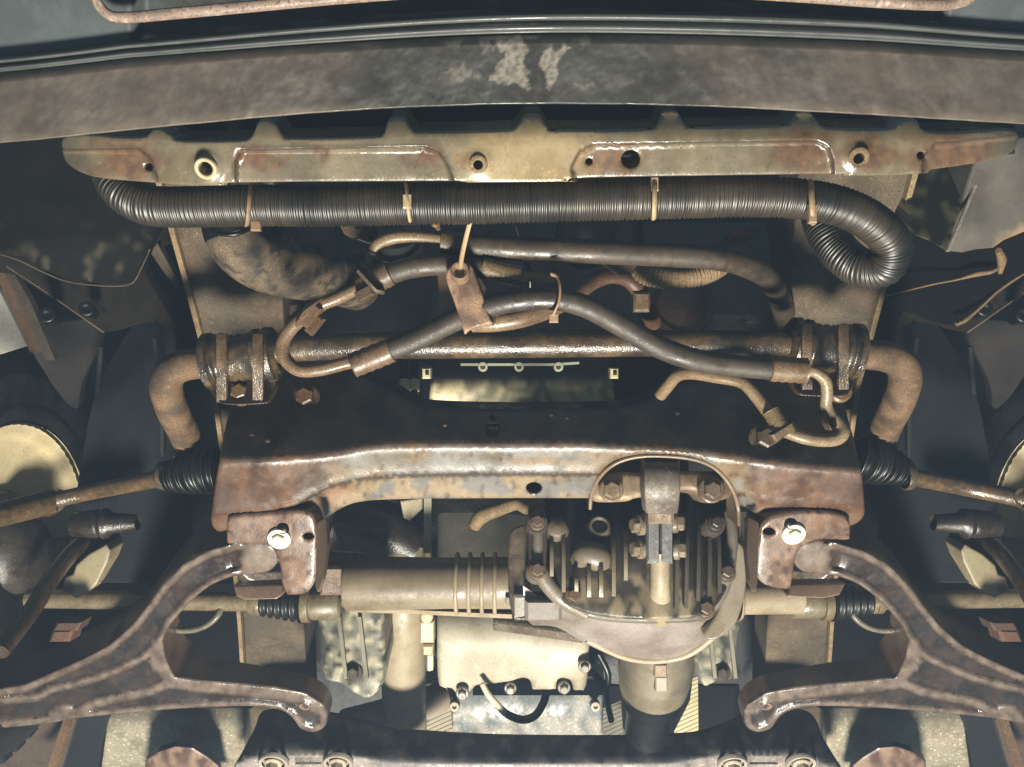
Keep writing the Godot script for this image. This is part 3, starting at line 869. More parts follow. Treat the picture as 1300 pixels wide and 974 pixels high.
# ------------------------------------------------------------------ anti-roll bar
func anti_roll_bar() -> void:
	var t := thing("anti_roll_bar", "oily anti-roll bar with downturned rusty ends crossing the picture", "bar", P(680, 440, 0.97))
	var m := MB.new()
	var col := func(q: Vector3) -> Color:
		var w := absf(q.x - 0.03)
		var n := nz.get_noise_3d(q.x * 12, q.y * 12, q.z * 12)
		var c := L(206, 190, 160).lerp(L(130, 122, 112), clampf(0.5 + 1.8 * n, 0, 1))
		return c.lerp(L(255, 226, 180), smoothstep(0.36, 0.40, w) * 0.7)
	tube(m, path([[300, 456, 0.985, 17], [345, 446, 0.98, 17], [420, 440, 0.975, 17], [560, 438, 0.97, 17.5], [680, 437, 0.97, 17.5], [820, 436, 0.97, 17], [930, 437, 0.975, 17], [1010, 439, 0.98, 17], [1060, 442, 0.985, 17]], 0.006), 20, col)
	part("bar_middle", m, M.oil, t)
	for side in 2:
		var F := func(a: Array) -> Array: return a if side == 0 else mir(a)
		m = MB.new()
		var dy := 0.0 if side == 0 else -11.0
		var pts := []
		for q in [[300, 457, 0.985, 18], [262, 461, 0.985, 19], [234, 464, 0.988, 20], [216, 474, 0.993, 20], [211, 494, 1.0, 20], [220, 522, 1.03, 20], [234, 550, 1.09, 19], [240, 572, 1.16, 18], [236, 590, 1.22, 17]]: pts.append([q[0], q[1] + dy, q[2], q[3]])
		tube(m, path(F.call(pts)), 20, func(q: Vector3) -> Color: return L(176, 144, 106).lerp(L(120, 96, 72), clampf(0.5 + 2.0 * nz.get_noise_3d(q.x * 22, q.y * 22, q.z * 22), 0, 1)))
		part("bar_arm", m, M.dirt, t)
	for side in 2:
		var X := func(x: float) -> float: return x if side == 0 else 1352.0 - x
		var dy := 0.0 if side == 0 else -12.0
		t = thing("bar_clamp", ["greasy ribbed clamp round the anti-roll bar beside the S-bent pipe", "greasy ribbed clamp round the anti-roll bar above the subframe's right end"][side], "clamp", P(X.call(308), 455 + dy, 0.98), "clamps of the anti-roll bar")
		m = MB.new()
		var a := P(X.call(268), 459 + dy, 0.985); var b := P(X.call(352), 449 + dy, 0.985)
		var prof := [[-0.004, 0.018], [-0.004, 0.036], [-0.004, 0.036], [0.004, 0.036], [0.004, 0.036], [0.006, 0.030], [0.010, 0.030], [0.012, 0.034], [0.018, 0.034], [0.020, 0.028]]
		for k in 6: prof.append([0.024 + k * 0.005, 0.0305 if k % 2 else 0.0285])
		prof.append_array([[0.056, 0.030], [0.058, 0.034], [0.063, 0.034], [0.065, 0.029], [0.070, 0.029], [0.072, 0.035], [0.072, 0.035], [0.080, 0.034], [0.080, 0.034], [0.082, 0.026], [0.086, 0.026], [0.086, 0.018]])
		lathe(m, a, b - a, prof, 28, func(q: Vector3) -> Color: return L(190, 178, 160).lerp(L(110, 104, 98), clampf(0.5 + 2.0 * nz.get_noise_3d(q.x * 30, q.y * 30, q.z * 30), 0, 1)))
		part("bushing", m, M.oil, t)
		for w in [[276, 288], [322, 334]]:     # legs of the pressed strap
			m = MB.new()
			var line := []
			for q in [[0, 424, 0.955], [0, 450, 0.945], [0, 476, 0.955], [0, 496, 0.965], [0, 511, 0.972]]: line.append(P(X.call((w[0] + w[1]) * 0.5), q[1] + dy, q[2]))
			strip(m, line, RT * 0.006, fwd * 0.003, L(200, 178, 150))
			part("strap_leg", m, M.oil, t)
		m = MB.new()
		var f: Array = [268, 484, 346, 478, 342, 508, 330, 513, 290, 514, 276, 508] if side == 0 else [1006, 470, 1086, 470, 1080, 496, 1070, 503, 1030, 503, 1012, 498]
		sheet(m, smooth(pv(f), 4.0), pl(f[0], f[1], 0.985, Vector3(0, -0.35, 0.94)), fwd * 0.01, {"step": 9.0, "col": L(150, 118, 94)})
		var fp := part("foot_plate", m, M.oil, t)
		m = MB.new()
		hexhead(m, P(306 if side == 0 else 1066, 500 if side == 0 else 496, 0.985), Vector3(0, -0.65, 0.76), 0.0105, 0.014, 1.45, L(206, 160, 110))
		part("bolt", m, M.dirty_pipe, fp)

# ------------------------------------------------------------------ front subframe
var SF_C1 := [[262, 588], [285, 587], [345, 585], [400, 581], [440, 575], [480, 569], [520, 567], [650, 567], [740, 567], [800, 570], [880, 576], [940, 584], [1000, 592], [1060, 597], [1100, 600]]
var SF_SEAM := [[262, 655], [285, 652], [345, 648], [370, 643], [392, 632], [420, 618], [460, 608], [520, 604], [650, 602], [740, 603], [770, 606], [900, 620], [945, 630], [980, 640], [1010, 642], [1060, 642], [1100, 652]]
func sf_depth(x: float, y: float) -> float:
	var c := crv(SF_C1, x)
	var dc := 0.985 - 0.02 * smoothstep(430, 330, x) - 0.02 * smoothstep(900, 990, x)
	var k := Vector2(0, 0)
	var vc := (487.0 - c) / 1000.0
	var v := (487.0 - y) / 1000.0
	# front face leans back a little, underside slopes up to the rear a little
	var nf := Vector3(0, -0.2, 0.98); var nb := Vector3(0, -0.995, -0.1)
	var pc := fwd + upv * vc; var p := fwd + upv * v
	var df := nf.dot(pc) * dc / nf.dot(p)
	var db := nb.dot(pc) * dc / nb.dot(p)
	var h := 0.012
	var d := maxf(df, db) + maxf(h - absf(df - db), 0.0) * maxf(h - absf(df - db), 0.0) * 0.25 / h
	var s := y - crv(SF_SEAM, x)
	d += 0.005 * smoothstep(0.0, 4.0, s) - 0.003 * smoothstep(-14.0, -2.0, s) * (1.0 - smoothstep(0.0, 3.0, s))
	# pressed end blocks bulge
	d += 0.0009 * n2(x, y, 0.03) + 0.0006 * n2(x, y, 0.11)
	return d

func sf_col(x: float, y: float) -> Color:
	var c1 := crv(SF_C1, x)
	var s := crv(SF_SEAM, x)
	var n := n2(x, y, 0.016); var f := n2(x + 300, y + 90, 0.05)
	# darker grey-brown above the bend, with rust breaking through
	var top := L(150, 126, 114).lerp(L(100, 90, 86), clampf(0.5 + 1.6 * n, 0, 1))
	top = top.lerp(L(176, 126, 94), smoothstep(0.16, 0.4, n2(x * 0.7 + 50, y, 0.02)) * 0.8)
	# under it: rust brown ends, worn blue-grey paint and tan scale in the middle
	var ends := L(148, 110, 86).lerp(L(108, 78, 64), clampf(0.5 + 1.5 * n, 0, 1))
	var mid := L(160, 174, 190).lerp(L(148, 146, 140), clampf(0.3 + 1.8 * n2(x * 0.4, y, 0.02), 0, 1))
	mid = mid.lerp(L(172, 152, 122), smoothstep(0.05, 0.3, n2(x * 0.6 + 200, y * 1.3, 0.018) + 0.32 * smoothstep(640, 720, x) - 0.10))
	if y > s: mid = L(150, 158, 172).lerp(L(196, 182, 156), smoothstep(-0.12, 0.12, n2(x * 0.8, y * 1.5, 0.022)))
	var w := smoothstep(385, 440, x + 20.0 * f + (y - 600.0) * 0.5) * (1.0 - smoothstep(915, 985, x + 30.0 * f))
	var under := ends.lerp(mid, w)
	under = under.lerp(L(196, 148, 98), smoothstep(26.0, 8.0, absf(x - 420.0 + (y - 630.0) * 1.4) + 14.0 * f) * smoothstep(608, 622, y) * 0.9)
	if absf(y - s) < 2.2 and x > 380 and x < 950: under = under.lerp(L(70, 52, 44), 0.75)
	under = under.lerp(L(96, 80, 72), smoothstep(0.25, 0.5, n2(x, y + 700, 0.07)) * 0.7)
	return top.lerp(under, smoothstep(-6.0, 9.0, y - c1 + 7.0 * f))

func subframe() -> void:
	var t := thing("front_subframe", "large rusty steel front subframe crossmember spanning the middle of the picture", "subframe", P(680, 580, 1.0))
	var out := pv([283, 548, 292, 516, 300, 508, 300, 508, 345, 476, 400, 474, 444, 476, 470, 484, 496, 496, 520, 509, 544, 517, 650, 520, 785, 518, 812, 513, 838, 503, 856, 493, 872, 487, 930, 482, 1000, 482, 1050, 486, 1068, 490, 1068, 490, 1080, 536, 1086, 558, 1096, 600, 1100, 640, 1098, 658, 1086, 668, 1070, 670, 1046, 664, 1010, 672, 985, 668, 968, 658, 946, 645, 946, 645, 938, 640, 932, 622, 918, 602, 898, 588, 868, 580, 820, 578, 790, 583, 770, 594, 757, 612, 748, 634, 748, 634, 640, 634, 520, 635, 470, 637, 446, 641, 430, 648, 414, 658, 400, 664, 384, 668, 345, 662, 310, 664, 288, 674, 274, 676, 266, 664, 268, 640, 272, 610])
	var m := MB.new()
	var fold := PackedVector2Array(); var seam := PackedVector2Array()
	for i in 108:
		fold.append(Vector2(264 + i * 7.7, crv(SF_C1, 264 + i * 7.7))); seam.append(Vector2(264 + i * 7.7, crv(SF_SEAM, 264 + i * 7.7)))
	var folds := [[fold, [-5, -2, 1, 4, 8]], [seam, [-7, -2, 0, 2, 4.2]]]
	sheet(m, smooth(out, 4.0), sf_depth, Vector3(0, 0.06, -0.03), {"step": 5.0, "bev": 5.0, "bevd": 0.006, "lines": folds, "col": sf_col, "side": L(92, 70, 58), "holes": [dense(pv([617, 540, 634, 539, 634, 551, 630, 554, 617, 553]), 4), circ(625, 531, 4.5, 3.0, 10), circ(678, 620, 10, 7), circ(700, 527, 0.1, 0.1, 4)]})
	var shell := part("pressed_shell", m, M.rust_metal, t)
	m = MB.new()    # the far half of the box closes it above
	var bk := pl(680, 560, 1.16, Vector3(0, -0.5, 0.86))
	sheet(m, dense(pv([300, 505, 445, 480, 545, 520, 785, 520, 870, 490, 1065, 492, 1085, 560, 940, 600, 860, 575, 780, 580, 745, 620, 420, 630, 300, 620]), 30), bk, UP * 0.003, {"step": 50.0, "bev": 0.0, "col": L(40, 36, 34)})
	part("inner_panel", m, M.black, t)
	# lip round the cut-out over the differential mount
	m = MB.new()
	var lip := []
	for q in [[749, 646], [751, 628], [758, 611], [772, 595], [792, 584], [822, 579], [868, 581], [898, 589], [918, 604], [931, 624], [937, 644], [938, 668]]: lip.append([q[0], q[1], sf_depth(q[0], clampf(q[1], 560, 640)) + 0.003, 2.6])
	tube(m, path(lip, 0.004), 10, L(176, 156, 132), true, 1.0)
	part("cutout_lip", m, M.rust_metal, shell)
	m = MB.new()
	var wall := []
	for row in 2:
		var r := PackedVector3Array()
		for q in lip: r.append(P(q[0], q[1], q[2] + 0.004) + Vector3(0, 0.05, -0.03) * row)
		wall.append(r)
	loft(m, wall, L(140, 116, 96))
	part("cutout_wall", m, M.rust, shell)
	# foot brackets that carry the control arms
	for side in 2:
		var outl: Array = [288, 662, 298, 655, 340, 652, 384, 650, 398, 658, 402, 676, 402, 700, 401, 728, 396, 746, 384, 756, 364, 757, 364, 757, 357, 742, 355, 722, 350, 706, 342, 696, 330, 692, 290, 692, 287, 690] if side == 0 else [1079, 662, 1060, 652, 1020, 650, 990, 654, 970, 664, 964, 684, 961, 716, 962, 734, 976, 746, 1000, 750, 1005, 748, 1005, 748, 1008, 728, 1012, 708, 1022, 694, 1040, 687, 1076, 687, 1080, 682]
		var hole: PackedVector2Array = circ(391, 682, 7, 4.5, 10) if side == 0 else circ(977, 676, 8, 5, 10)
		m = MB.new()
		var pd := pl(345 if side == 0 else 1015, 652, sf_depth(345 if side == 0 else 1015, 640.0) + 0.001, Vector3(0, -0.97, 0.24))
		sheet(m, smooth(pv(outl), 4.0), pd, Vector3(0, 0.05, -0.012), {"step": 6.0, "bev": 4.0, "bevd": 0.004, "holes": [hole], "side": L(110, 86, 72), "col": func(x: float, y: float) -> Color:
			var c := L(172, 138, 118).lerp(L(138, 108, 94), clampf(0.5 + 1.6 * n2(x, y, 0.03), 0, 1))
			return c.lerp(L(190, 182, 186), smoothstep(12.0, 4.0, absf(x - (397.0 if side == 0 else 968.0))) * smoothstep(690, 712, y) * 0.8).lerp(L(96, 70, 60), smoothstep(0.25, 0.42, n2(x, y, 0.09)))})
		var foot := part("foot_bracket", m, M.rust_metal, t)
		m = MB.new()
		var bx := 355.0 if side == 0 else 1007.0
		var by := 683.0 if side == 0 else 677.0
		var bp: Vector3 = P(bx, by, pd.call(bx, by))
		lathe(m, bp, Vector3(0, -1, 0.15), [[-0.004, 0.0155], [0.003, 0.0155], [0.004, 0.0148], [0.004, 0.0148], [0.0045, 0.0125], [0.0045, 0.0]], 24, L(226, 226, 220))
		hexhead(m, bp, Vector3(0, -1, 0.15), 0.0092, 0.009, 0.0, L(226, 226, 220))
		part("bolt", m, M.bright_metal, foot, "shiny new flange bolt")
		m = MB.new()
		lathe(m, P(bx + (7 if side == 0 else -7), by - 13, pd.call(bx, by) + 0.004), Vector3(0, -0.8, 0.6), [[0, 0.013], [0.004, 0.013], [0.005, 0.011], [0.005, 0.011], [0.006, 0.008], [0.012, 0.0075], [0.012, 0.0]], 16, L(70, 66, 70))
		part("eccentric_washer", m, M.black_gloss, foot)
		m = MB.new()   # lower shelf of the pocket
		var sh: Array = [296, 744, 358, 742, 357, 757, 350, 761, 312, 762, 300, 758] if side == 0 else [1004, 742, 1074, 741, 1066, 756, 1046, 760, 1000, 758, 1002, 748]
		var sd := pl(sh[0], sh[1], 1.10, Vector3(0, -0.4, 0.9))
		sheet(m, dense(pv(sh), 6.0), sd, Vector3(0, 0.02, -0.012), {"step": 8.0, "bev": 2.0, "col": L(190, 160, 142)})
		part("lower_shelf", m, M.rust_metal, t)
		m = MB.new()   # inner wall of the pocket
		var iw: Array = [402, 664, 414, 656, 416, 690, 410, 735, 403, 752, 400, 744] if side == 0 else [964, 664, 950, 656, 948, 696, 952, 738, 960, 752, 962, 740]
		sheet(m, dense(pv(iw), 6.0), pl(iw[0], iw[1], 1.0, Vector3(0.75 if side == 0 else -0.75, -0.4, 0.5)), Vector3(0, 0.01, -0.01), {"step": 8.0, "bev": 1.0, "col": L(132, 112, 100)})
		part("pocket_wall", m, M.rust_metal, t)
	for q in [[389, 505, 0.0125, L(190, 134, 88)], [970, 557, 0.0135, L(150, 124, 96)], [1040, 486, 0.008, L(150, 100, 76)]]:
		m = MB.new()
		hexhead(m, P(q[0], q[1], sf_depth(q[0], q[1])), Vector3(0, -0.7, 0.7), q[2], 0.017, 1.5, q[3])
		part("mounting_bolt", m, M.dirty_pipe, shell)
	m = MB.new()
	for q in [[565, 540], [700, 527], [720, 531], [340, 560], [320, 552], [860, 525]]:
		lathe(m, P(q[0], q[1], sf_depth(q[0], q[1])), FRONT, [[0, 0.004], [0.002, 0.0036], [0.003, 0.0]], 10, L(110, 92, 80))
	part("spot_weld", m, M.rust, t)

# ------------------------------------------------------------------ lower control arms
func control_arms() -> void:
	for side in 2:
		var X := func(x: float) -> float: return x if side == 0 else 1360.0 - x
		var t := thing("control_arm", ["forged lower control arm with worn ribs at the lower left", "forged lower control arm with worn ribs at the lower right"][side], "control arm", P(X.call(200), 820, 1.15), "lower control arms")
		var out := pv([-90, 895, 0, 875, 30, 869, 70, 851, 110, 833, 140, 817, 168, 791, 188, 766, 208, 739, 234, 714, 265, 697, 300, 688, 335, 689, 350, 700, 352, 714, 342, 726, 320, 730, 297, 733, 267, 745, 240, 767, 218, 793, 207, 815, 211, 842, 224, 858, 250, 865, 300, 869, 350, 874, 385, 879, 408, 891, 417, 910, 411, 926, 396, 931, 380, 926, 370, 912, 352, 902, 318, 898, 250, 900, 180, 905, 100, 913, 60, 920, 0, 926, -90, 934])
		var ribs := [pv([-90, 893, 0, 879, 32, 873, 70, 857, 110, 839, 140, 823, 170, 797, 190, 772, 210, 745, 235, 720, 265, 703, 300, 693, 345, 696]), pv([350, 712, 320, 724, 298, 727, 268, 740, 240, 761, 214, 790, 200, 818, 180, 836, 150, 850, 120, 862, 90, 870, 62, 876, 48, 886, 0, 890, -90, 900]), pv([200, 818, 206, 848, 218, 866, 250, 871, 300, 875, 350, 880, 384, 886, 406, 900]), pv([218, 866, 190, 878, 150, 886, 120, 893, 95, 906, 60, 916, 0, 921, -90, 930]), pv([95, 910, 180, 902, 250, 896, 318, 894, 354, 898, 374, 910, 384, 922, 398, 927, 410, 920, 412, 904])]
		var wide := [3.2, 2.8, 6.0, 3.8, 2.8]
		if side == 1:
			for i in out.size(): out[i].x = 1360.0 - out[i].x
			for r in ribs:
				for i in r.size(): r[i].x = 1360.0 - r[i].x
		var pd := pl(X.call(340), 708, 1.08, DOWN)
		var edges := []
		for i in ribs.size(): edges.append([ribs[i], [0.0, wide[i] * 0.8, -wide[i] * 0.8, wide[i] + 3.4, -wide[i] - 3.4]])
		var rib := func(x: float, y: float) -> float:
			var p := Vector2(x, y)
			var h := 0.0
			for i in ribs.size():
				h = maxf(h, smoothstep(wide[i] + 3.6, wide[i] - 1.2, dline(p, ribs[i])))
			h = maxf(h, smoothstep(22.0, 18.0, p.distance_to(Vector2(X.call(206), 838)) + 4.0) )
			h = maxf(h, smoothstep(34, 26, p.distance_to(Vector2(X.call(335), 708))))
			h = maxf(h, smoothstep(24, 14, p.distance_to(Vector2(X.call(80), 914))))
			return h
		var depth := func(x: float, y: float) -> float:
			var h: float = rib.call(x, y)
			var lug := 0.006 * smoothstep(10, 7, Vector2(x, y).distance_to(Vector2(X.call(387), 899)))
			var eye_r := Vector2((x - X.call(340)) / 44.0, (y - 709.0) / 22.0).length()
			return pd.call(x, y) + 0.0085 * (1.0 - h) - lug * 1.6 + 0.0007 * n2(x, y, 0.06) + 0.006 * smoothstep(0.5, 1.2, eye_r) * smoothstep(1.3, 1.1, eye_r)
		var col := func(x: float, y: float) -> Color:
			var h: float = rib.call(x, y)
			var c := L(82, 62, 51).lerp(L(56, 45, 40), clampf(0.5 + 1.6 * n2(x, y, 0.03), 0, 1))
			var worn := L(160, 146, 142).lerp(L(118, 102, 94), clampf(0.4 + 1.5 * n2(x, y, 0.05), 0, 1))
			c = c.lerp(worn, smoothstep(0.3, 0.8, h + 0.15 * n2(x, y, 0.09)))
			return c.lerp(L(176, 172, 170), smoothstep(24, 8, Vector2(x - X.call(328), (y - 708) * 1.2).length()) * 0.6)
		var m := MB.new()
		sheet(m, smooth(out, 4.0), depth, Vector3(0, 0.078, 0.0), {"step": 4.5, "bev": 2.5, "bevd": 0.003, "lines": edges, "col": col, "side": L(124, 98, 84), "tall": func(x: float, y: float) -> float: return lerpf(lerpf(0.8, 0.5, smoothstep(215, 260, absf(x - X.call(0.0)) - maxf(0.0, 850 - y) * 3.0)), 0.36, smoothstep(260, 400, absf(x - X.call(0.0)) - maxf(0.0, 850 - y) * 3.0))})
		var forging := part("forging", m, M.forged, t)
		m = MB.new()
		var lp: Vector3 = P(X.call(387), 896, pd.call(X.call(387), 896.0))
		lathe(m, lp, DOWN, [[-0.004, 0.009], [0.002, 0.009], [0.003, 0.008], [0.003, 0.006], [0.003, 0.006], [0.0, 0.0055], [0.0, 0.0]], 16, L(170, 140, 120))
		part("drain_lug", m, M.rust, forging)
		m = MB.new()
		lathe(m, P(X.call(330), 724, 1.13) + UP * 0.01, DOWN, [[-0.01, 0.034], [0.0, 0.036], [0.004, 0.036], [0.006, 0.032], [0.006, 0.032], [0.004, 0.028], [0.004, 0.0]], 28, L(170, 158, 146))
		part("rubber_bush", m, M.oil, t)

func row(list: Array, n: int) -> PackedVector3Array:                   # n places along a smooth line [[x, y, d], ...]
	var l := []
	for q in list: l.append([q[0], q[1], q[2], 0.0])
	var pa: PackedVector3Array = path(l, 0.002).p
	var o := PackedVector3Array()
	for i in n: o.append(pa[int(roundf(float(i) * (pa.size() - 1) / (n - 1)))])
	return o

# ------------------------------------------------------------------ front differential
func differential() -> void:
	var t := thing("front_differential", "cast front differential with cooling fins, cover bolts and a ringed axle tube", "differential", P(800, 720, 1.18))
	var pd := pl(800, 700, 1.13, Vector3(0, -0.38, 0.925))
	var dome := func(x: float, y: float) -> float:
		var r := Vector2((x - 805.0) / 130.0, (y - 690.0) / 100.0).length()
		return pd.call(x, y) - 0.022 * (1.0 - smoothstep(0.0, 1.0, r)) + 0.006 * smoothstep(0.8, 1.1, r) - 0.016 * smoothstep(22.0, 9.0, absf(x - 838.0)) + 0.001 * n2(x, y, 0.05)
	var tone := func(x: float, y: float) -> Color:
		var c := L(84, 74, 61).lerp(L(54, 48, 42), clampf(0.5 + 1.5 * n2(x, y, 0.02), 0, 1))
		c = c.lerp(L(178, 158, 122), smoothstep(0.1, 0.3, n2(x + 70, y, 0.02)) * 0.7 * smoothstep(690, 730, y))
		c = c.lerp(L(176, 160, 130), smoothstep(20, 12, absf(x - 838)))
		return c.lerp(L(52, 46, 40), smoothstep(752, 690, y + 60.0 * n2(x, y, 0.02)) * (0.9 - 0.75 * smoothstep(20, 12, absf(x - 838))))  # upper part darkened for the subframe's shadow, mixed with oily dirt
	var m := MB.new()
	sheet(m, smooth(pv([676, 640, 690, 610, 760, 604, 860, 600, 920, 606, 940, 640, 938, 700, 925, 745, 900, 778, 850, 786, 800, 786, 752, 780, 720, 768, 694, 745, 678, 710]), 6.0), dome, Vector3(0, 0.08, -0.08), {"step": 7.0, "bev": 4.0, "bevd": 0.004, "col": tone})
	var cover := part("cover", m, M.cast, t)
	for q in [[[700, 676], [700, 727]], [[715, 670], [715, 747]], [[731, 722], [731, 746]], [[747, 712], [747, 753]], [[762, 708], [762, 753]], [[778, 680], [778, 752]], [[793, 672], [793, 732]], [[862, 650], [858, 700], [857, 768]], [[873, 638], [870, 700], [869, 767]], [[885, 640], [885, 700], [884, 758]], [[898, 640], [899, 700], [898, 752]], [[909, 650], [911, 700], [911, 748]]]:
		m = MB.new()
		var line := []
		for k in 9:
			var f := k / 8.0
			var i := mini(int(f * (q.size() - 1)), q.size() - 2)
			var lf: float = f * (q.size() - 1) - i
			var x := lerpf(q[i][0], q[i + 1][0], lf); var y := lerpf(q[i][1], q[i + 1][1], lf)
			line.append(P(x, y, dome.call(x, y) - 0.003 - 0.010 * sin(PI * clampf(f * 0.85 + 0.12, 0, 1))))
		strip(m, line, RT * 0.0026, (fwd * 0.9 + upv * 0.2) * 0.013, L(150, 134, 106) if q[0][0] < 800 else L(98, 88, 74))
		part("cooling_fin", m, M.cast, cover)
	m = MB.new()
	var o: Vector3 = P(760, 672, dome.call(760.0, 672.0))
	lathe(m, o, Vector3(0, -0.45, 0.9), [[-0.01, 0.022], [0.01, 0.017], [0.016, 0.0145], [0.016, 0.0145], [0.017, 0.012], [0.016, 0.0105], [0.008, 0.010], [0.008, 0.0]], 24, L(110, 100, 84))
	part("filler_plug", m, M.cast, cover)
	m = MB.new()
	tube(m, path([[733, 712, 1.122, 12], [744, 704, 1.112, 17], [760, 708, 1.11, 18], [774, 716, 1.122, 12]], 0.003), 20, L(128, 116, 94))
	lathe(m, P(708, 668, 1.125), Vector3(0, -0.5, 0.87), [[-0.03, 0.019], [-0.006, 0.016], [-0.002, 0.012], [0.0, 0.0]], 20, L(120, 106, 86))
	part("cast_boss", m, M.cast, cover)
	# bolting rim
	m = MB.new()
	tube(m, path([[683, 650, 1.12, 7], [683, 690, 1.11, 7], [684, 722, 1.11, 7], [700, 748, 1.11, 7], [726, 770, 1.112, 7], [760, 780, 1.115, 7], [800, 784, 1.118, 7], [850, 784, 1.118, 7], [890, 780, 1.118, 7], [914, 758, 1.115, 7], [926, 722, 1.115, 7], [930, 680, 1.12, 7], [926, 650, 1.13, 7]], 0.005), 14, L(118, 110, 100), true, 1.0)
	part("cover_rim", m, M.cast, t)
	for q in [[682, 659, 0.0085, L(170, 140, 110)], [682, 720, 0.0095, L(176, 144, 112)], [729, 752, 0.0095, L(186, 150, 120)], [797, 766, 0.010, L(60, 60, 64)], [895, 768, 0.0095, L(176, 140, 116)], [922, 722, 0.009, L(150, 124, 100)], [908, 660, 0.008, L(110, 96, 84)]]:
		m = MB.new()
		lathe(m, P(q[0], q[1] + 5, 1.106), Vector3(0, -0.62, 0.78), [[-0.03, 0.017], [-0.004, 0.0155], [0.001, 0.014], [0.001, 0.014], [0.001, 0.0]], 20, L(128, 116, 98) if q[1] > 700 else L(84, 72, 64))
		part("bolt_boss", m, M.cast, cover)
		m = MB.new()
		hexhead(m, P(q[0], q[1] + 4, 1.098), Vector3(0, -0.62, 0.78), q[2], 0.014, 1.35, q[3])
		part("cover_bolt", m, M.dirty_pipe if q[3].r > 0.1 else M.black_gloss, cover)
	m = MB.new()
	sheet(m, smooth(pv([672, 648, 693, 646, 694, 712, 692, 730, 676, 728, 671, 700]), 5.0), pl(682, 690, 1.112, Vector3(-0.1, -0.5, 0.86)), Vector3(0, 0.03, -0.05), {"step": 7.0, "bev": 3.0, "bevd": 0.003, "col": L(92, 72, 64)})
	part("side_plate", m, M.cast, t)
	m = MB.new()
	tube(m, path([[684, 722, 1.105, 11], [696, 742, 1.105, 11], [716, 762, 1.108, 11], [744, 778, 1.115, 10]], 0.004), 16, L(136, 124, 108), true, 1.0)
	part("curved_web", m, M.cast, t)
	# carrier behind the cover
	m = MB.new()
	var n := 48
	var rows := [
		row([[664, 744, 1.12], [700, 766, 1.12], [735, 780, 1.12], [800, 787, 1.122], [860, 786, 1.122], [900, 780, 1.122], [922, 752, 1.12], [938, 700, 1.125], [936, 650, 1.14]], n),
		row([[666, 776, 1.125], [700, 782, 1.125], [735, 792, 1.128], [800, 800, 1.13], [860, 798, 1.13], [902, 790, 1.13], [928, 766, 1.13], [944, 705, 1.14], [942, 650, 1.16]], n),
		row([[670, 788, 1.14], [702, 790, 1.14], [740, 806, 1.15], [795, 822, 1.16], [850, 820, 1.16], [892, 806, 1.16], [928, 782, 1.15], [946, 715, 1.16], [946, 650, 1.18]], n),
		row([[676, 794, 1.165], [708, 797, 1.165], [745, 818, 1.18], [792, 838, 1.20], [836, 843, 1.21], [876, 834, 1.20], [920, 800, 1.18], [946, 740, 1.18], [948, 650, 1.20]], n),
		row([[678, 794, 1.18], [708, 797, 1.18], [745, 818, 1.195], [792, 838, 1.215], [836, 843, 1.225], [876, 834, 1.215], [920, 800, 1.195], [946, 740, 1.2], [948, 650, 1.22]], n),
		row([[680, 770, 1.30], [712, 770, 1.32], [745, 790, 1.34], [792, 800, 1.36], [836, 800, 1.37], [876, 800, 1.36], [912, 770, 1.34], [935, 720, 1.33], [938, 650, 1.34]], n)]
	loft(m, rows, func(q: Vector3) -> Color: return L(168, 158, 158).lerp(L(138, 124, 116), clampf(0.5 + 1.6 * nz.get_noise_3d(q.x * 9, q.y * 9, q.z * 9), 0, 1)))
	part("carrier_housing", m, M.cast, t)
	m = MB.new()
	tube(m, path([[745, 812, 1.17, 4], [792, 834, 1.19, 4], [836, 839, 1.20, 4], [876, 830, 1.19, 4], [912, 802, 1.17, 4], [936, 770, 1.16, 4]]), 10, L(206, 180, 150))
	part("casting_seam", m, M.cast, t)
	m = MB.new()
	sheet(m, smooth(pv([918, 704, 934, 688, 946, 700, 948, 740, 940, 780, 928, 800, 906, 814, 894, 806, 910, 780, 918, 750]), 5.0), pl(930, 750, 1.115, Vector3(-0.2, -0.7, 0.6)), Vector3(0, 0.04, -0.02), {"step": 6.0, "bev": 3.0, "bevd": 0.003, "col": L(150, 134, 112)})
	part("side_web", m, M.cast, t)
	m = MB.new()
	slab(m, P(690, 776, 1.105), RT * 0.026, upv * 0.014, fwd * 0.05, 0.004, L(150, 140, 138))
	part("bolting_ear", m, M.cast, t)
	# axle tube with its rings
	m = MB.new()
	var a := P(440, 741, 1.19); var b := P(652, 740, 1.18)
	var len := (b - a).length()
	lathe(m, a, b - a, [[0.0, 0.0], [0.0, 0.036], [0.0, 0.036], [0.003, 0.040], [0.06, 0.0395], [0.15, 0.0375], [len, 0.038]], 36, func(q: Vector3) -> Color: return L(172, 156, 126).lerp(L(134, 116, 92), clampf(0.5 + 1.6 * nz.get_noise_3d(q.x * 8, q.y * 8, q.z * 8), 0, 1)))
	var axle := part("axle_tube", m, M.cast, t)
	for x in [580, 596, 612, 628]:
		m = MB.new()
		var c := P(x, 741, 1.185)
		lathe(m, c - RT * 0.0022, RT, [[0, 0.034], [0, 0.0445], [0, 0.0445], [0.0012, 0.0465], [0.0044, 0.0465], [0.0056, 0.0445], [0.0056, 0.0445], [0.0056, 0.034]], 36, L(182, 164, 132))
		part("tube_ring", m, M.cast, axle)
	m = MB.new()
	strip(m, [P(446, 772, 1.19), P(520, 774, 1.187), P(600, 778, 1.185), P(650, 780, 1.18)], upv * 0.003, fwd * 0.012, L(184, 160, 120))
	part("tube_seam", m, M.cast, axle)
	m = MB.new()
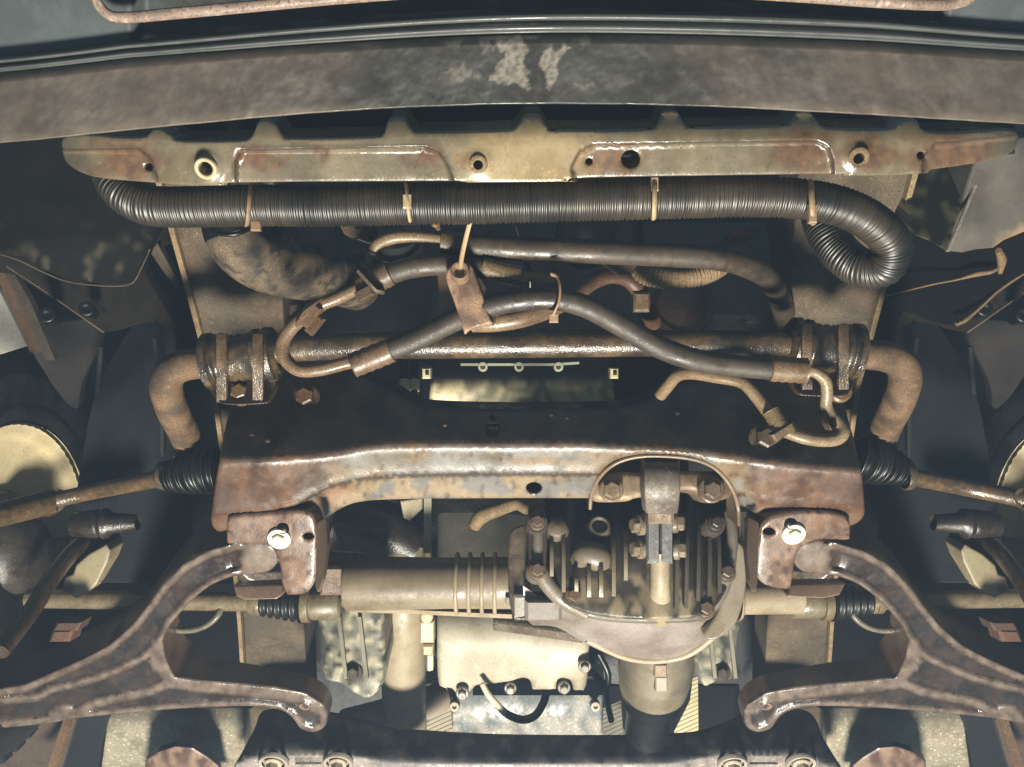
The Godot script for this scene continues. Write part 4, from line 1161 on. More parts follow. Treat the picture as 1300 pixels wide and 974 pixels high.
	sheet(m, smooth(pv([648, 676, 658, 668, 672, 672, 673, 740, 672, 788, 672, 788, 654, 788, 654, 788, 646, 760, 645, 700]), 5.0), pl(656, 720, 1.145, Vector3(-0.15, -0.6, 0.8)), Vector3(0, 0.03, -0.03), {"step": 7.0, "bev": 3.0, "bevd": 0.004, "col": func(x: float, y: float) -> Color: return L(128, 110, 88).lerp(L(84, 74, 64), clampf(0.5 + 1.6 * n2(x, y, 0.04), 0, 1))})
	part("tube_flange", m, M.rust, t)
	m = MB.new()
	slab(m, P(660, 771, 1.12), RT * 0.0085, upv * 0.017, fwd * 0.02, 0.003, L(176, 174, 170))
	slab(m, P(646, 762, 1.135), RT * 0.005, upv * 0.005, fwd * 0.02, 0.002, L(160, 150, 136))
	part("flange_lug", m, M.cast, t)
	m = MB.new()
	slab(m, P(424, 738, 1.17), RT * 0.022, upv * 0.022, fwd * 0.08, 0.005, L(140, 116, 100))
	part("tube_bracket", m, M.rust, t)
	# right-hand stub
	m = MB.new()
	a = P(935, 758, 1.19)
	lathe(m, a, RT, [[0, 0.034], [0.004, 0.034], [0.006, 0.026], [0.095, 0.025], [0.098, 0.022]], 24, L(176, 158, 130))
	part("stub_tube", m, M.cast, t)
	# pinion nose
	m = MB.new()
	lathe(m, P(835, 826, 1.30), Vector3(0, -0.05, -1), [[-0.05, 0.05], [0.0, 0.0600], [0.035, 0.0605], [0.038, 0.0625], [0.05, 0.062], [0.085, 0.058], [0.09, 0.055]], 36, func(q: Vector3) -> Color: return L(146, 134, 110).lerp(L(112, 104, 90), clampf(0.5 + 1.4 * nz.get_noise_3d(q.x * 12, q.y * 12, q.z * 12), 0, 1)))
	part("pinion_nose", m, M.cast, t)
	m = MB.new()
	lathe(m, P(835, 826, 1.30) + Vector3(0, -0.004, -0.088), Vector3(0, -0.05, -1), [[0, 0.056], [0.012, 0.054], [0.018, 0.048], [0.024, 0.052], [0.03, 0.046], [0.036, 0.050], [0.042, 0.044], [0.06, 0.04], [0.3, 0.035]], 36, L(120, 120, 122))
	part("joint_boot", m, M.black_gloss, t)
	m = MB.new()
	slab(m, P(839, 852, 1.235), RT * 0.010, upv * 0.010, fwd * 0.06, 0.002, L(170, 140, 112))
	slab(m, P(840, 869, 1.24), RT * 0.0095, upv * 0.012, fwd * 0.05, 0.002, L(176, 168, 152))
	part("breather_tab", m, M.cast, t)
	# mounting arm to the subframe
	m = MB.new()
	sheet(m, smooth(pv([756, 604, 790, 599, 818, 600, 860, 598, 932, 600, 938, 614, 928, 630, 910, 636, 892, 632, 876, 622, 812, 630, 800, 634, 760, 634, 752, 622]), 4.0), pl(840, 616, 1.04, Vector3(0, -0.6, 0.8)), Vector3(0, 0.03, -0.03), {"step": 6.0, "bev": 6.0, "bevd": 0.006, "col": func(x: float, y: float) -> Color: return L(186, 160, 126).lerp(L(132, 106, 86), clampf(0.5 + 0.012 * (x - 840) + 1.2 * n2(x, y, 0.04), 0, 1))})
	var marm := part("mount_arm", m, M.cast, t)
	m = MB.new()
	hexhead(m, P(776, 622, 1.03), Vector3(0, -0.75, 0.66), 0.012, 0.013, 1.35, L(226, 196, 164))
	part("mount_bolt", m, M.dirty_pipe, marm)
	m = MB.new()
	hexhead(m, P(903, 622, 1.03), Vector3(0, -0.75, 0.66), 0.012, 0.013, 1.45, L(178, 152, 130))
	part("mount_bolt", m, M.dirty_pipe, marm)
	m = MB.new()
	rows = []
	for q in [[578, 1.03, 0.020], [584, 1.0, 0.0215], [592, 0.985, 0.0222], [606, 0.978, 0.0225], [624, 0.978, 0.0222], [638, 0.985, 0.0215], [648, 1.0, 0.0205], [652, 1.012, 0.0195], [652, 1.012, 0.0195], [650, 1.05, 0.018]]:
		var c := P(841, q[0], q[1]); var h: float = q[2] * 1.02
		rows.append(PackedVector3Array([c - RT * h + fwd * 0.03, c - RT * h + fwd * 0.003, c - RT * (h - 0.002), c - RT * 0.006 - fwd * 0.001, c + RT * 0.006 - fwd * 0.001, c + RT * (h - 0.002), c + RT * h + fwd * 0.003, c + RT * h + fwd * 0.03]))
	loft(m, rows, func(q: Vector3) -> Color: return L(170, 160, 146).lerp(L(120, 106, 94), clampf(0.5 + 1.5 * nz.get_noise_3d(q.x * 25, q.y * 25, q.z * 25), 0, 1)))
	part("mount_strap", m, M.grain, t)
	m = MB.new()
	slab(m, P(840, 658, 1.03), RT * 0.017, upv * 0.008, fwd * 0.03, 0.004, L(196, 174, 144))
	for sx in [830, 847]: slab(m, P(sx, 688, 1.045), RT * 0.0082, upv * 0.030, fwd * 0.05, 0.005, L(142, 150, 156))
	var clamp_body := part("split_clamp", m, M.grain, t)
	m = MB.new()
	tube(m, path([[838, 700, 1.06, 12.5], [838, 740, 1.065, 12.5], [838, 762, 1.088, 14], [838, 782, 1.135, 15]]), 20, L(190, 174, 144))
	part("cast_column", m, M.cast, t)
	for q in [[812, 667, -1], [812, 697, -1], [858, 664, 1], [860, 698, 1]]:
		m = MB.new()
		hexhead(m, P(q[0], q[1], 1.07), Vector3(q[2], -0.25, 0.2), 0.0105, 0.012, 1.3, L(214, 198, 168))
		part("clamp_bolt", m, M.dirty_pipe, clamp_body)

# ------------------------------------------------------------------ drive shafts
func drive_shafts() -> void:
	for side in 2:
		var s := -1.0 if side == 0 else 1.0
		var t := thing("drive_shaft", ["dirty drive shaft with a ribbed joint behind the left foot bracket", "dirty drive shaft with a ribbed joint behind the right foot bracket"][side], "drive shaft", P(420 if side == 0 else 1015, 768, 1.25), "front drive shafts")
		var a := P(432 if side == 0 else 1005, 766 if side == 0 else 764, 1.25)
		var m := MB.new()
		lathe(m, a, Vector3(s, 0.0, 0.0), [[0, 0.0], [0, 0.026], [0.042, 0.026], [0.044, 0.024], [0.058, 0.024], [0.058, 0.024], [0.058, 0.02]], 24, L(190, 176, 140))
		part("inner_joint", m, M.dirty_pipe, t)
		m = MB.new()
		lathe(m, a + Vector3(s * 0.046, 0, 0), Vector3(s, 0, 0), [[0, 0.024], [0, 0.029], [0.001, 0.030], [0.012, 0.030], [0.013, 0.029], [0.013, 0.024]], 24, L(190, 172, 126))
		part("boot_clamp", m, M.dirty_pipe, t)
		m = MB.new()
		var prof := []
		for k in 25: prof.append([0.06 + k * 0.003, 0.031 - k * 0.0005 - (0.005 if k % 4 in [2, 3] else 0.0)])
		lathe(m, a, Vector3(s, 0, 0), prof, 28, L(120, 122, 116))
		part("rubber_boot", m, M.black_gloss, t)
		m = MB.new()
		lathe(m, a, Vector3(s, 0.02, 0), [[0.125, 0.020], [0.13, 0.021], [0.142, 0.021], [0.143, 0.015], [0.5, 0.015]], 20, L(196, 178, 140))
		part("shaft_tube", m, M.dirty_pipe, t)
		m = MB.new()
		var q := [[208, 795, 1.24, 4], [224, 800, 1.24, 4], [244, 800, 1.24, 4], [262, 794, 1.24, 4], [276, 782, 1.24, 4], [284, 764, 1.25, 4]]
		tube(m, path(q if side == 0 else mir(q)), 10, L(170, 168, 150))
		solo("brake_pipe", ["thin curved brake pipe in the crook of the left control arm", "thin curved brake pipe in the crook of the right control arm"][side], "pipe", m, M.dirty_pipe, "brake pipes above the control arms")

func two_faces(y0: Callable, dc: float, nf: Vector3, nb: Vector3, h: float) -> Callable:   # front face above the bend y0(x), underside below it
	return func(x: float, y: float) -> float:
		var p := vdir(650, y)
		var pc := vdir(650, y0.call(x))
		var df := nf.dot(pc) * dc / nf.dot(p); var db := nb.dot(pc) * dc / nb.dot(p)
		var k := maxf(h - absf(df - db), 0.0)
		return maxf(df, db) + k * k * 0.25 / h

func engine() -> void:
	# front part of the sump, seen over the subframe
	var t := thing("engine_sump", "cream engine sump seen through the gap between anti-roll bar and subframe", "oil pan", P(662, 490, 1.34))
	var m := MB.new()
	sheet(m, smooth(pv([552, 440, 552, 440, 774, 440, 774, 440, 780, 488, 781, 508, 772, 524, 772, 524, 556, 524, 556, 524, 545, 510, 546, 488]), 4.0), two_faces(func(_x: float) -> float: return 490.0, 1.36, Vector3(0, -0.12, 0.99), Vector3(0, -0.99, 0.1), 0.04), Vector3(0, 0.1, -0.06), {"step": 8.0, "bev": 6.0, "bevd": 0.01, "col": func(x: float, y: float) -> Color:
		return L(214, 204, 164).lerp(L(140, 132, 104), smoothstep(-0.05, 0.2, n2(x, y, 0.05) + 0.15 - absf(x - 690.0) * 0.002)).lerp(L(52, 50, 48), smoothstep(496, 478, y + 8 * n2(x, y, 0.03)))})  # shade of the front face put into its colour above the bend
	part("pan_shell", m, M.painted, t)
	m = MB.new()
	strip(m, [P(585, 463, 1.33), P(640, 463, 1.33), P(700, 463, 1.33), P(735, 461, 1.33)], upv * 0.002, fwd * 0.006, L(190, 200, 186))
	part("gasket_edge", m, M.painted, t)
	for q in [[613, 466], [659, 466], [709, 466]]:
		m = MB.new()
		lathe(m, P(q[0], q[1], 1.325), -fwd, [[-0.01, 0.008], [0.003, 0.008], [0.003, 0.008], [0.003, 0.0045], [0.003, 0.0045], [-0.004, 0.004], [-0.004, 0.0]], 16, L(196, 204, 186))
		part("bolt_ear", m, M.painted, t)
	for q in [[541, 474], [780, 474]]:
		m = MB.new()
		slab(m, P(q[0], q[1], 1.32), RT * 0.007, upv * 0.009, fwd * 0.03, 0.002, L(222, 214, 178))
		slab(m, P(q[0] + 1, q[1], 1.316), RT * 0.003, upv * 0.003, fwd * 0.01, 0.001, L(40, 40, 40))
		part("mounting_ear", m, M.painted, t)
	# two plug leads left of it
	for x in [513, 526]:
		m = MB.new()
		tube(m, path([[x, 452, 1.30, 5], [x, 480, 1.28, 5.5], [x, 505, 1.27, 5.5], [x + 2, 530, 1.27, 5.5]]), 12, L(70, 70, 72))
		var q := thing("wiring_lead", "black wiring lead with cream sleeve, %s the sump" % ["farther from" if x == 513 else "next to"], "cable", P(x, 490, 1.28), "leads beside the sump")
		part("cable", m, M.black, q)
		m = MB.new()
		lathe(m, P(x, 483, 1.27), P(x, 498, 1.262) - P(x, 483, 1.27), [[0, 0.006], [0, 0.0085], [0, 0.0085], [0.018, 0.0085], [0.018, 0.0085], [0.018, 0.006]], 14, L(214, 204, 160))
		part("sleeve", m, M.painted, q)
	# lower pan behind the differential
	t = thing("gearbox_pan", "large cream pan with scalloped lower edge behind the differential", "oil pan", P(650, 780, 1.45))
	m = MB.new()
	sheet(m, smooth(pv([555, 600, 555, 600, 752, 600, 752, 600, 753, 700, 750, 800, 746, 866, 742, 880, 742, 880, 729, 880, 729, 880, 725, 868, 714, 864, 708, 868, 706, 879, 706, 879, 676, 879, 676, 879, 673, 868, 664, 864, 650, 868, 636, 870, 622, 872, 604, 874, 597, 884, 588, 888, 578, 884, 572, 877, 561, 876, 555, 862, 554, 780]), 4.0), two_faces(func(x: float) -> float: return 806.0 + 0.12 * maxf(0.0, x - 640.0), 1.44, Vector3(0, -0.1, 0.99), Vector3(0, -0.97, 0.25), 0.05), Vector3(0, 0.12, -0.06), {"step": 9.0, "bev": 7.0, "bevd": 0.012, "col": func(x: float, y: float) -> Color: return L(190, 185, 174).lerp(L(164, 157, 143), clampf(0.5 + 1.2 * n2(x, y, 0.012), 0, 1))})
	var pan := part("pan_shell", m, M.painted, t)
	m = MB.new()
	sheet(m, dense(pv([600, 868, 752, 860, 770, 876, 772, 884, 600, 884]), 8.0), pl(690, 876, 1.54, DOWN), UP * 0.02, {"step": 14.0, "col": L(120, 108, 112)})
	part("pan_flange", m, M.grain, t)
	for q in [[716, 873, 1.475], [587, 880, 1.465], [648, 874, 1.49], [742, 846, 1.44]]:
		m = MB.new()
		hexhead(m, P(q[0], q[1], q[2]), Vector3(0, -0.9, 0.4), 0.0085, 0.012, 1.4, L(150, 146, 136))
		part("pan_bolt", m, M.cast, pan)
	m = MB.new()
	sheet(m, dense(pv([626, 790, 740, 806, 752, 790, 752, 720, 626, 720]), 8.0), pl(690, 770, 1.425, Vector3(0, -0.1, 0.99)), Vector3(0, 0.0, -0.02), {"step": 14.0, "bev": 4.0, "col": L(150, 138, 120)})  # darker sheet standing in for the differential's shadow on the pan
	part("pan_shadow_sheet", m, M.grain, t)
	# tan casting just under the subframe
	m = MB.new()
	tube(m, path([[602, 668, 1.2, 8], [612, 655, 1.19, 10], [632, 647, 1.19, 9], [656, 640, 1.19, 8], [672, 646, 1.18, 8], [690, 634, 1.18, 9]]), 16, L(196, 174, 130))
	solo("vent_pipe", "lumpy tan pipe hooking out under the subframe's edge", "pipe", m, M.dirt)
	# silver cover, blue-grey in the photo
	t = thing("bell_housing", "mottled silver bell housing between two ribbed shields, above the rear crossmember", "housing", P(668, 910, 1.58))
	m = MB.new()
	sheet(m, dense(pv([572, 870, 768, 870, 768, 960, 572, 960]), 10.0), two_faces(func(_x: float) -> float: return 900.0, 1.72, Vector3(0, -0.4, 0.92), Vector3(0, -0.98, 0.2), 0.08), UP * 0.05, {"step": 12.0, "bev": 4.0, "bevd": 0.006, "col": func(x: float, y: float) -> Color: return L(120, 140, 148).lerp(L(226, 226, 214), smoothstep(-0.15, 0.25, n2(x * 0.7, y * 1.4, 0.04) + (y - 912.0) * 0.008))})
	part("housing_face", m, M.grain, t)
	for x in [577, 756]:
		m = MB.new()
		lathe(m, P(x, 897, 1.70), Vector3(0, -0.8, 0.6), [[-0.02, 0.011], [0.003, 0.011], [0.004, 0.009], [0.004, 0.005], [0.004, 0.005], [-0.002, 0.0045], [-0.002, 0.0]], 18, L(206, 196, 168))
		part("bolt_ear", m, M.cast, t)
	m = MB.new()
	tube(m, path([[612, 868, 1.45, 3.5], [620, 882, 1.45, 4], [634, 898, 1.46, 4.5], [646, 908, 1.47, 5], [664, 914, 1.48, 5], [680, 908, 1.49, 5], [690, 892, 1.5, 5], [694, 878, 1.5, 5]]), 12, func(q: Vector3) -> Color: return L(216, 210, 196).lerp(L(40, 44, 52), smoothstep(-0.025, -0.005, q.x)))
	solo("sensor_cable", "looping sensor cable with white end below the cream pan", "cable", m, M.painted)
	# ribbed heat shields
	for q in [["ribbed grey heat shield left of the silver housing", [[[830, 538], [865, 541], [900, 540], [950, 524]], [[830, 552], [860, 562], [900, 572], [950, 575]]], 552, 890, L(176, 168, 142), Vector2(832, 950)], ["narrow ribbed heat shield beside the pinion's rubber joint", [[[890, 766], [950, 764]], [[890, 788], [950, 792]]], 776, 915, L(140, 138, 124), Vector2(895, 950)], ["cream ribbed heat shield right of the pinion's rubber joint", [[[860, 880], [890, 876], [920, 856], [950, 850]], [[860, 886], [950, 887]]], 875, 905, L(226, 216, 170), Vector2(864, 950)]]:
		t = thing("heat_shield", q[0], "heat shield", P(q[2], q[3], 1.70), "ribbed heat shields")
		m = MB.new()
		var pd := pl(q[2], q[3], 1.70, Vector3(0.1, -0.85, 0.5))
		var yy: Vector2 = q[5]
		var rws := []
		var cnt := int((yy.y - yy.x) / 1.1)
		for k in cnt + 1:
			var y: float = lerpf(yy.x, yy.y, float(k) / cnt)
			var r := PackedVector3Array()
			for i in 7:
				var x: float = lerpf(curve_at(q[1][0], y), curve_at(q[1][1], y), i / 6.0)
				var y2: float = y - (x - q[2]) * 0.45
				r.append(P(x, y2, pd.call(x, y2) + 0.0016 * sin(TAU * k / 5.0)))
			rws.append(r)
		loft(m, rws, q[4])
		part("ribbed_sheet", m, M.cast, t)
	# vertical pipe with unions left of the pan
	t = thing("cooler_union", "pale upright pipe with square union blocks left of the cream pan", "pipe", P(543, 800, 1.44))
	m = MB.new()
	tube(m, path([[543, 640, 1.5, 4.5], [543, 720, 1.46, 4.5], [543, 786, 1.43, 4.5], [545, 850, 1.45, 4.5]]), 10, L(206, 192, 150))
	part("thin_pipe", m, M.dirty_pipe, t)
	m = MB.new()
	lathe(m, P(542, 775, 1.42), P(542, 790, 1.42) - P(542, 775, 1.42), [[0, 0.007], [0, 0.011], [0.01, 0.012], [0.02, 0.010], [0.02, 0.0]], 16, L(214, 200, 160))
	slab(m, P(542, 803, 1.41), RT * 0.012, upv * 0.019, fwd * 0.03, 0.003, L(222, 208, 166))
	slab(m, P(543, 826, 1.415), RT * 0.009, upv * 0.009, fwd * 0.03, 0.003, L(190, 178, 142))
	slab(m, P(546, 842, 1.42), RT * 0.005, upv * 0.014, fwd * 0.02, 0.002, L(230, 214, 170))
	part("union_block", m, M.painted, t)
	m = MB.new()
	strip(m, [P(543, 630, 1.25), P(543, 660, 1.25), P(542, 702, 1.25)], RT * 0.006, fwd * 0.002, L(190, 184, 158))
	solo("bracket_strip", "thin upright metal strip hanging below the subframe's left half", "bracket", m, M.cast)
	m = MB.new()
	sheet(m, dense(pv([508, 636, 536, 632, 536, 646, 520, 662, 512, 658]), 4.0), pl(520, 645, 1.24, Vector3(0.2, -0.8, 0.6)), fwd * 0.006, {"step": 6.0, "col": L(206, 196, 160)})
	solo("bracket_tab", "pale angled tab under the subframe beside the metal strip", "bracket", m, M.cast)
	# exhaust pipe
	t = thing("exhaust_pipe", "smooth beige exhaust pipe between the mottled mount and the cream pan", "pipe", P(512, 850, 1.5))
	m = MB.new()
	tube(m, path([[510, 700, 1.5, 30], [512, 760, 1.47, 30], [512, 820, 1.5, 29], [513, 880, 1.55, 28], [514, 960, 1.62, 28]]), 32, L(186, 172, 140))
	part("pipe_body", m, M.cast, t)
	m = MB.new()
	tube(m, path([[440, 925, 1.6, 24], [490, 912, 1.58, 24], [530, 896, 1.60, 20], [560, 886, 1.64, 18]]), 20, L(206, 186, 174))
	part("cross_pipe", m, M.cast, t)
	# engine mounts
	for q in [["grey-green speckled engine mount casting under the left end of the axle tube", [398, 750, 440, 756, 478, 764, 487, 790, 488, 830, 489, 862, 480, 880, 466, 889, 448, 882, 432, 870, 414, 866, 408, 850, 412, 820, 402, 790], 445, 820, 1.27], ["grey-green speckled engine mount casting right of the differential", [948, 776, 940, 800, 934, 850, 930, 864, 910, 868, 896, 874, 886, 862, 882, 840, 880, 810, 900, 790, 925, 775], 912, 820, 1.36]]:
		t = thing("engine_mount", q[0], "engine mount", P(q[2], q[3], q[4]), "engine mounts")
		m = MB.new()
		var pd := pl(q[2], q[3], q[4], Vector3(0.0, -0.75, 0.65))
		var f := func(x: float, y: float) -> float: return pd.call(x, y) - 0.022 * cos(clampf((x - q[2]) / 60.0, -1.5, 1.5)) + 0.0025 * n2(x, y, 0.05)
		var hs := [circ(422, 775, 5)] if q[2] == 445 else []
		sheet(m, smooth(pv(q[1]), 5.0), f, Vector3(0, 0.08, -0.02), {"step": 6.0, "bev": 5.0, "bevd": 0.008, "holes": hs, "col": func(x: float, y: float) -> Color: return L(122, 124, 108).lerp(L(190, 184, 156), smoothstep(0.05, 0.3, n2(x, y, 0.045))).lerp(L(62, 62, 56), smoothstep(0.12, 0.35, n2(x + 500, y, 0.06)))})
		var casting := part("casting", m, M.cast, t)
		for k in 2:
			m = MB.new()
			var rb := []
			for i in 7: rb.append(P(q[2] - 14 + k * 26 + i * 1.5, q[3] - 38 + i * 13, f.call(q[2] - 14 + k * 26 + i * 1.5, q[3] - 38.0 + i * 13) - 0.002))
			strip(m, rb, RT * 0.003, fwd * 0.006, L(150, 148, 128))
			part("casting_rib", m, M.cast, casting)
		m = MB.new()
		hexhead(m, P(q[2] + 4, q[3] + 34, f.call(q[2] + 4, q[3] + 34.0)), Vector3(0, -0.75, 0.65), 0.010, 0.012, 1.5, L(120, 108, 92))
		part("mount_bolt", m, M.dirty_pipe, casting)
	for q in [["thin black harness draped left of the bolted bracket, above the hoses", [[420, 268, 1.0, 4], [450, 300, 1.02, 4], [500, 312, 1.05, 4], [540, 300, 1.08, 4], [600, 292, 1.1, 4]]], ["thin black cable running down behind the arched hose", [[655, 288, 1.05, 3.5], [668, 330, 1.06, 3.5], [672, 372, 1.08, 3.5], [650, 420, 1.12, 3.5]]], ["thin black cable hanging right of the cream pan", [[760, 830, 1.5, 4], [772, 856, 1.5, 4], [770, 884, 1.52, 4], [776, 915, 1.56, 4]]]]:
		m = MB.new()
		tube(m, path(q[1]), 10, L(60, 60, 62))
		solo("wiring_cable", q[0], "cable", m, M.black_gloss, "thin black cables")
	# dim engine parts between the hoses and the subframe
	t = thing("engine_block", "dark engine block deep behind the hoses", "engine", P(690, 400, 1.6))
	m = MB.new()
	for q in [[620, 330, 1.5, 0.30, 0.16], [470, 380, 1.45, 0.12, 0.10], [900, 340, 1.5, 0.14, 0.12], [700, 560, 1.72, 0.30, 0.2]]:
		slab(m, P(q[0], q[1], q[2]), RT * q[3], (upv * 0.9 + fwd * 0.3) * q[4], fwd * 0.2, 0.02, L(64, 64, 66))
	part("block_casting", m, M.oil, t)
	for q in [[868, 386, 1.25, 0.05, L(150, 96, 76)], [500, 300, 1.2, 0.045, L(90, 92, 92)], [745, 290, 1.3, 0.05, L(80, 80, 82)]]:
		m = MB.new()
		lathe(m, P(q[0], q[1], q[2]), FRONT * 0.7 - UP * 0.7, [[-0.06, q[3]], [0.0, q[3]], [0.003, q[3] * 0.96], [0.003, q[3] * 0.96], [-0.006, q[3] * 0.8], [-0.006, q[3] * 0.8], [-0.002, q[3] * 0.4], [0.004, q[3] * 0.3], [0.004, 0.0]], 28, q[4])
		part("pulley", m, M.rust if q[4].r > 0.2 else M.black, t)
	m = MB.new()
	slab(m, P(690, 930, 1.95), RT * 0.5, upv * 0.12, fwd * 0.1, 0.02, L(30, 32, 34))
	part("tunnel_plate", m, M.liner, t)
	m = MB.new()
	tube(m, path([[430, 660, 1.5, 40], [480, 670, 1.5, 36], [530, 700, 1.5, 30]]), 18, L(90, 82, 76))
	part("manifold", m, M.oil, t)
	for q in [[930, 290, 962, 292, 950, 305, 900, 330], [610, 320, 640, 318, 650, 300, 620, 290]]:
		m = MB.new()
		sheet(m, dense(pv(q), 6.0), pl(q[0], q[1], 1.1, Vector3(0.1, -0.7, 0.6)), fwd * 0.008, {"step": 9.0, "col": L(112, 92, 76)})
		part("bracket_plate", m, M.dirt, t)

# ------------------------------------------------------------------ rear crossmember and floor
func rear_part() -> void:
	var t := thing("rear_crossmember", "dark rear crossmember with slots and bolts along the bottom edge", "crossmember", P(680, 950, 1.36))
	var crease := func(x: float) -> float: return crv([[250, 990], [306, 970], [330, 961], [370, 958], [420, 958], [450, 962], [480, 968], [540, 971], [680, 972], [850, 971], [890, 965], [920, 960], [960, 959], [1010, 960], [1036, 966], [1060, 978], [1110, 995]], x)
	var m := MB.new()
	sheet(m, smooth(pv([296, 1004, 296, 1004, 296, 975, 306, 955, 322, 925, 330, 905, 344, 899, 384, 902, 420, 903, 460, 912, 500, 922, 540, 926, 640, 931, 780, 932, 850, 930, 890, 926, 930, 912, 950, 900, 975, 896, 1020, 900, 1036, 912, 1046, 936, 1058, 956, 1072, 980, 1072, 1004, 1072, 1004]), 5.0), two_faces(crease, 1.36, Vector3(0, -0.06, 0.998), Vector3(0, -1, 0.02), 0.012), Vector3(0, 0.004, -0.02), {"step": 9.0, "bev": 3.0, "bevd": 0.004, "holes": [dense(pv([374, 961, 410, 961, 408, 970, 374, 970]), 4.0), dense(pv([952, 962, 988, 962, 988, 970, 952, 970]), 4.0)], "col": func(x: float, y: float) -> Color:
		return L(36, 40, 48).lerp(L(204, 194, 188), smoothstep(-1.0, 4.0, y - crease.call(x))).lerp(L(120, 112, 108), smoothstep(0.1, 0.35, n2(x, y, 0.03)) * 0.6)})  # front face coloured near-black to imitate its shade, underside left pale
	part("pressed_channel", m, M.grain, t)
	for q in [[347, 967], [429, 967], [930, 969], [1017, 968]]:
		m = MB.new()
		lathe(m, P(q[0], q[1] + 2, 1.362), DOWN, [[-0.004, 0.026], [0.003, 0.026], [0.004, 0.024], [0.004, 0.024], [0.002, 0.020]], 22, L(190, 180, 168))
		hexhead(m, P(q[0], q[1] + 2, 1.362), DOWN, 0.011, 0.016, 1.4, L(200, 184, 160))
		part("bolt", m, M.cast, t)
	# body mounts with their floor panels
	for side in 2:
		var X := func(x: float) -> float: return x if side == 0 else 1360.0 - x
		var F := func(a: Array) -> Array: return a if side == 0 else mir(a)
		t = thing("floor_panel", ["pale green floor panel left of the rear crossmember", "pale green floor panel right of the rear crossmember"][side], "panel", P(X.call(225), 920, 1.5), "floor panels beside the rear crossmember")
		m = MB.new()
		var yb := func(_x: float) -> float: return 926.0
		sheet(m, dense(pv(F.call([142, 870, 310, 870, 310, 1040, 120, 1040])), 10.0), two_faces(yb, 1.50, Vector3(0, -0.3, 0.95), DOWN, 0.05), UP * 0.02, {"step": 14.0, "bev": 3.0, "col": func(x: float, y: float) -> Color: return L(206, 208, 180).lerp(L(226, 214, 184), clampf(0.5 + n2(x, y, 0.02), 0, 1)).lerp(L(96, 100, 92), smoothstep(930, 905, y) * 0.5)})  # upper strip darkened to paint in the shade on the curved front
		part("panel_sheet", m, M.grain, t)
		t = thing("mounting_pad", ["rusty eight-sided mounting pad at the picture's bottom left", "rusty eight-sided mounting pad at the picture's bottom right"][side], "pad", P(X.call(228), 962, 1.42), "mounting pads under the floor panels")
		m = MB.new()
		var op: Array = [184, 968, 200, 957, 222, 950, 244, 952, 264, 964, 276, 974, 284, 1010, 180, 1010]
		sheet(m, dense(pv(F.call(op)), 5.0), pl(X.call(228), 965, 1.43, DOWN), UP * 0.012, {"step": 8.0, "bev": 3.0, "bevd": 0.003, "side": L(60, 60, 66), "col": func(x: float, y: float) -> Color: return L(196, 168, 156).lerp(L(120, 92, 84), clampf(0.5 + 2.0 * n2(x, y, 0.05), 0, 1))})
		part("pad_plate", m, M.rust_metal, t)
		# sill seams running back at the outer side
		t = thing("floor_rail", ["narrow dark floor rail with a pale edge behind the left control arm", "narrow dark floor rail with a pale edge behind the right control arm"][side], "rail", P(X.call(90), 940, 1.5), "narrow floor rails at the outer sides")
		m = MB.new()
		sheet(m, dense(pv(F.call([100, 880, 142, 880, 112, 1040, 56, 1040])), 12.0), pl(X.call(100), 940, 1.52, DOWN), UP * 0.05, {"step": 16.0, "col": L(72, 78, 82)})
		part("rail_face", m, M.black, t)
		m = MB.new()
		strip(m, [P(X.call(98), 880, 1.46), P(X.call(72), 960, 1.40), P(X.call(50), 1030, 1.36)], RT * 0.008, UP * 0.01, L(206, 170, 128))
		part("pale_edge", m, M.dirt, t)
		m = MB.new()
		sheet(m, dense(pv(F.call([-60, 920, 96, 915, 60, 1040, -60, 1040])), 14.0), pl(X.call(20), 950, 1.50, DOWN), UP * 0.03, {"step": 18.0, "col": L(120, 104, 88)})
		part("sill_face", m, M.dirt, t)
		# dark wall between rail and arm
		m = MB.new()
		sheet(m, dense(pv(F.call([150, 740, 318, 740, 318, 900, 150, 900])), 14.0), pl(X.call(230), 820, 1.56, Vector3(0, -0.4, 0.92)), Vector3(0, 0.02, -0.02), {"step": 20.0, "col": L(66, 70, 70)})
		solo("bulkhead", ["dark bulkhead panel seen through the left control arm", "dark bulkhead panel seen through the right control arm"][side], "panel", m, M.black, "bulkhead panels behind the control arms")

# ------------------------------------------------------------------ wheels, steering and liners at both sides
func out_of(side: int) -> Vector3: return Vector3(-1, 0, 0) if side == 0 else Vector3(1, 0, 0)

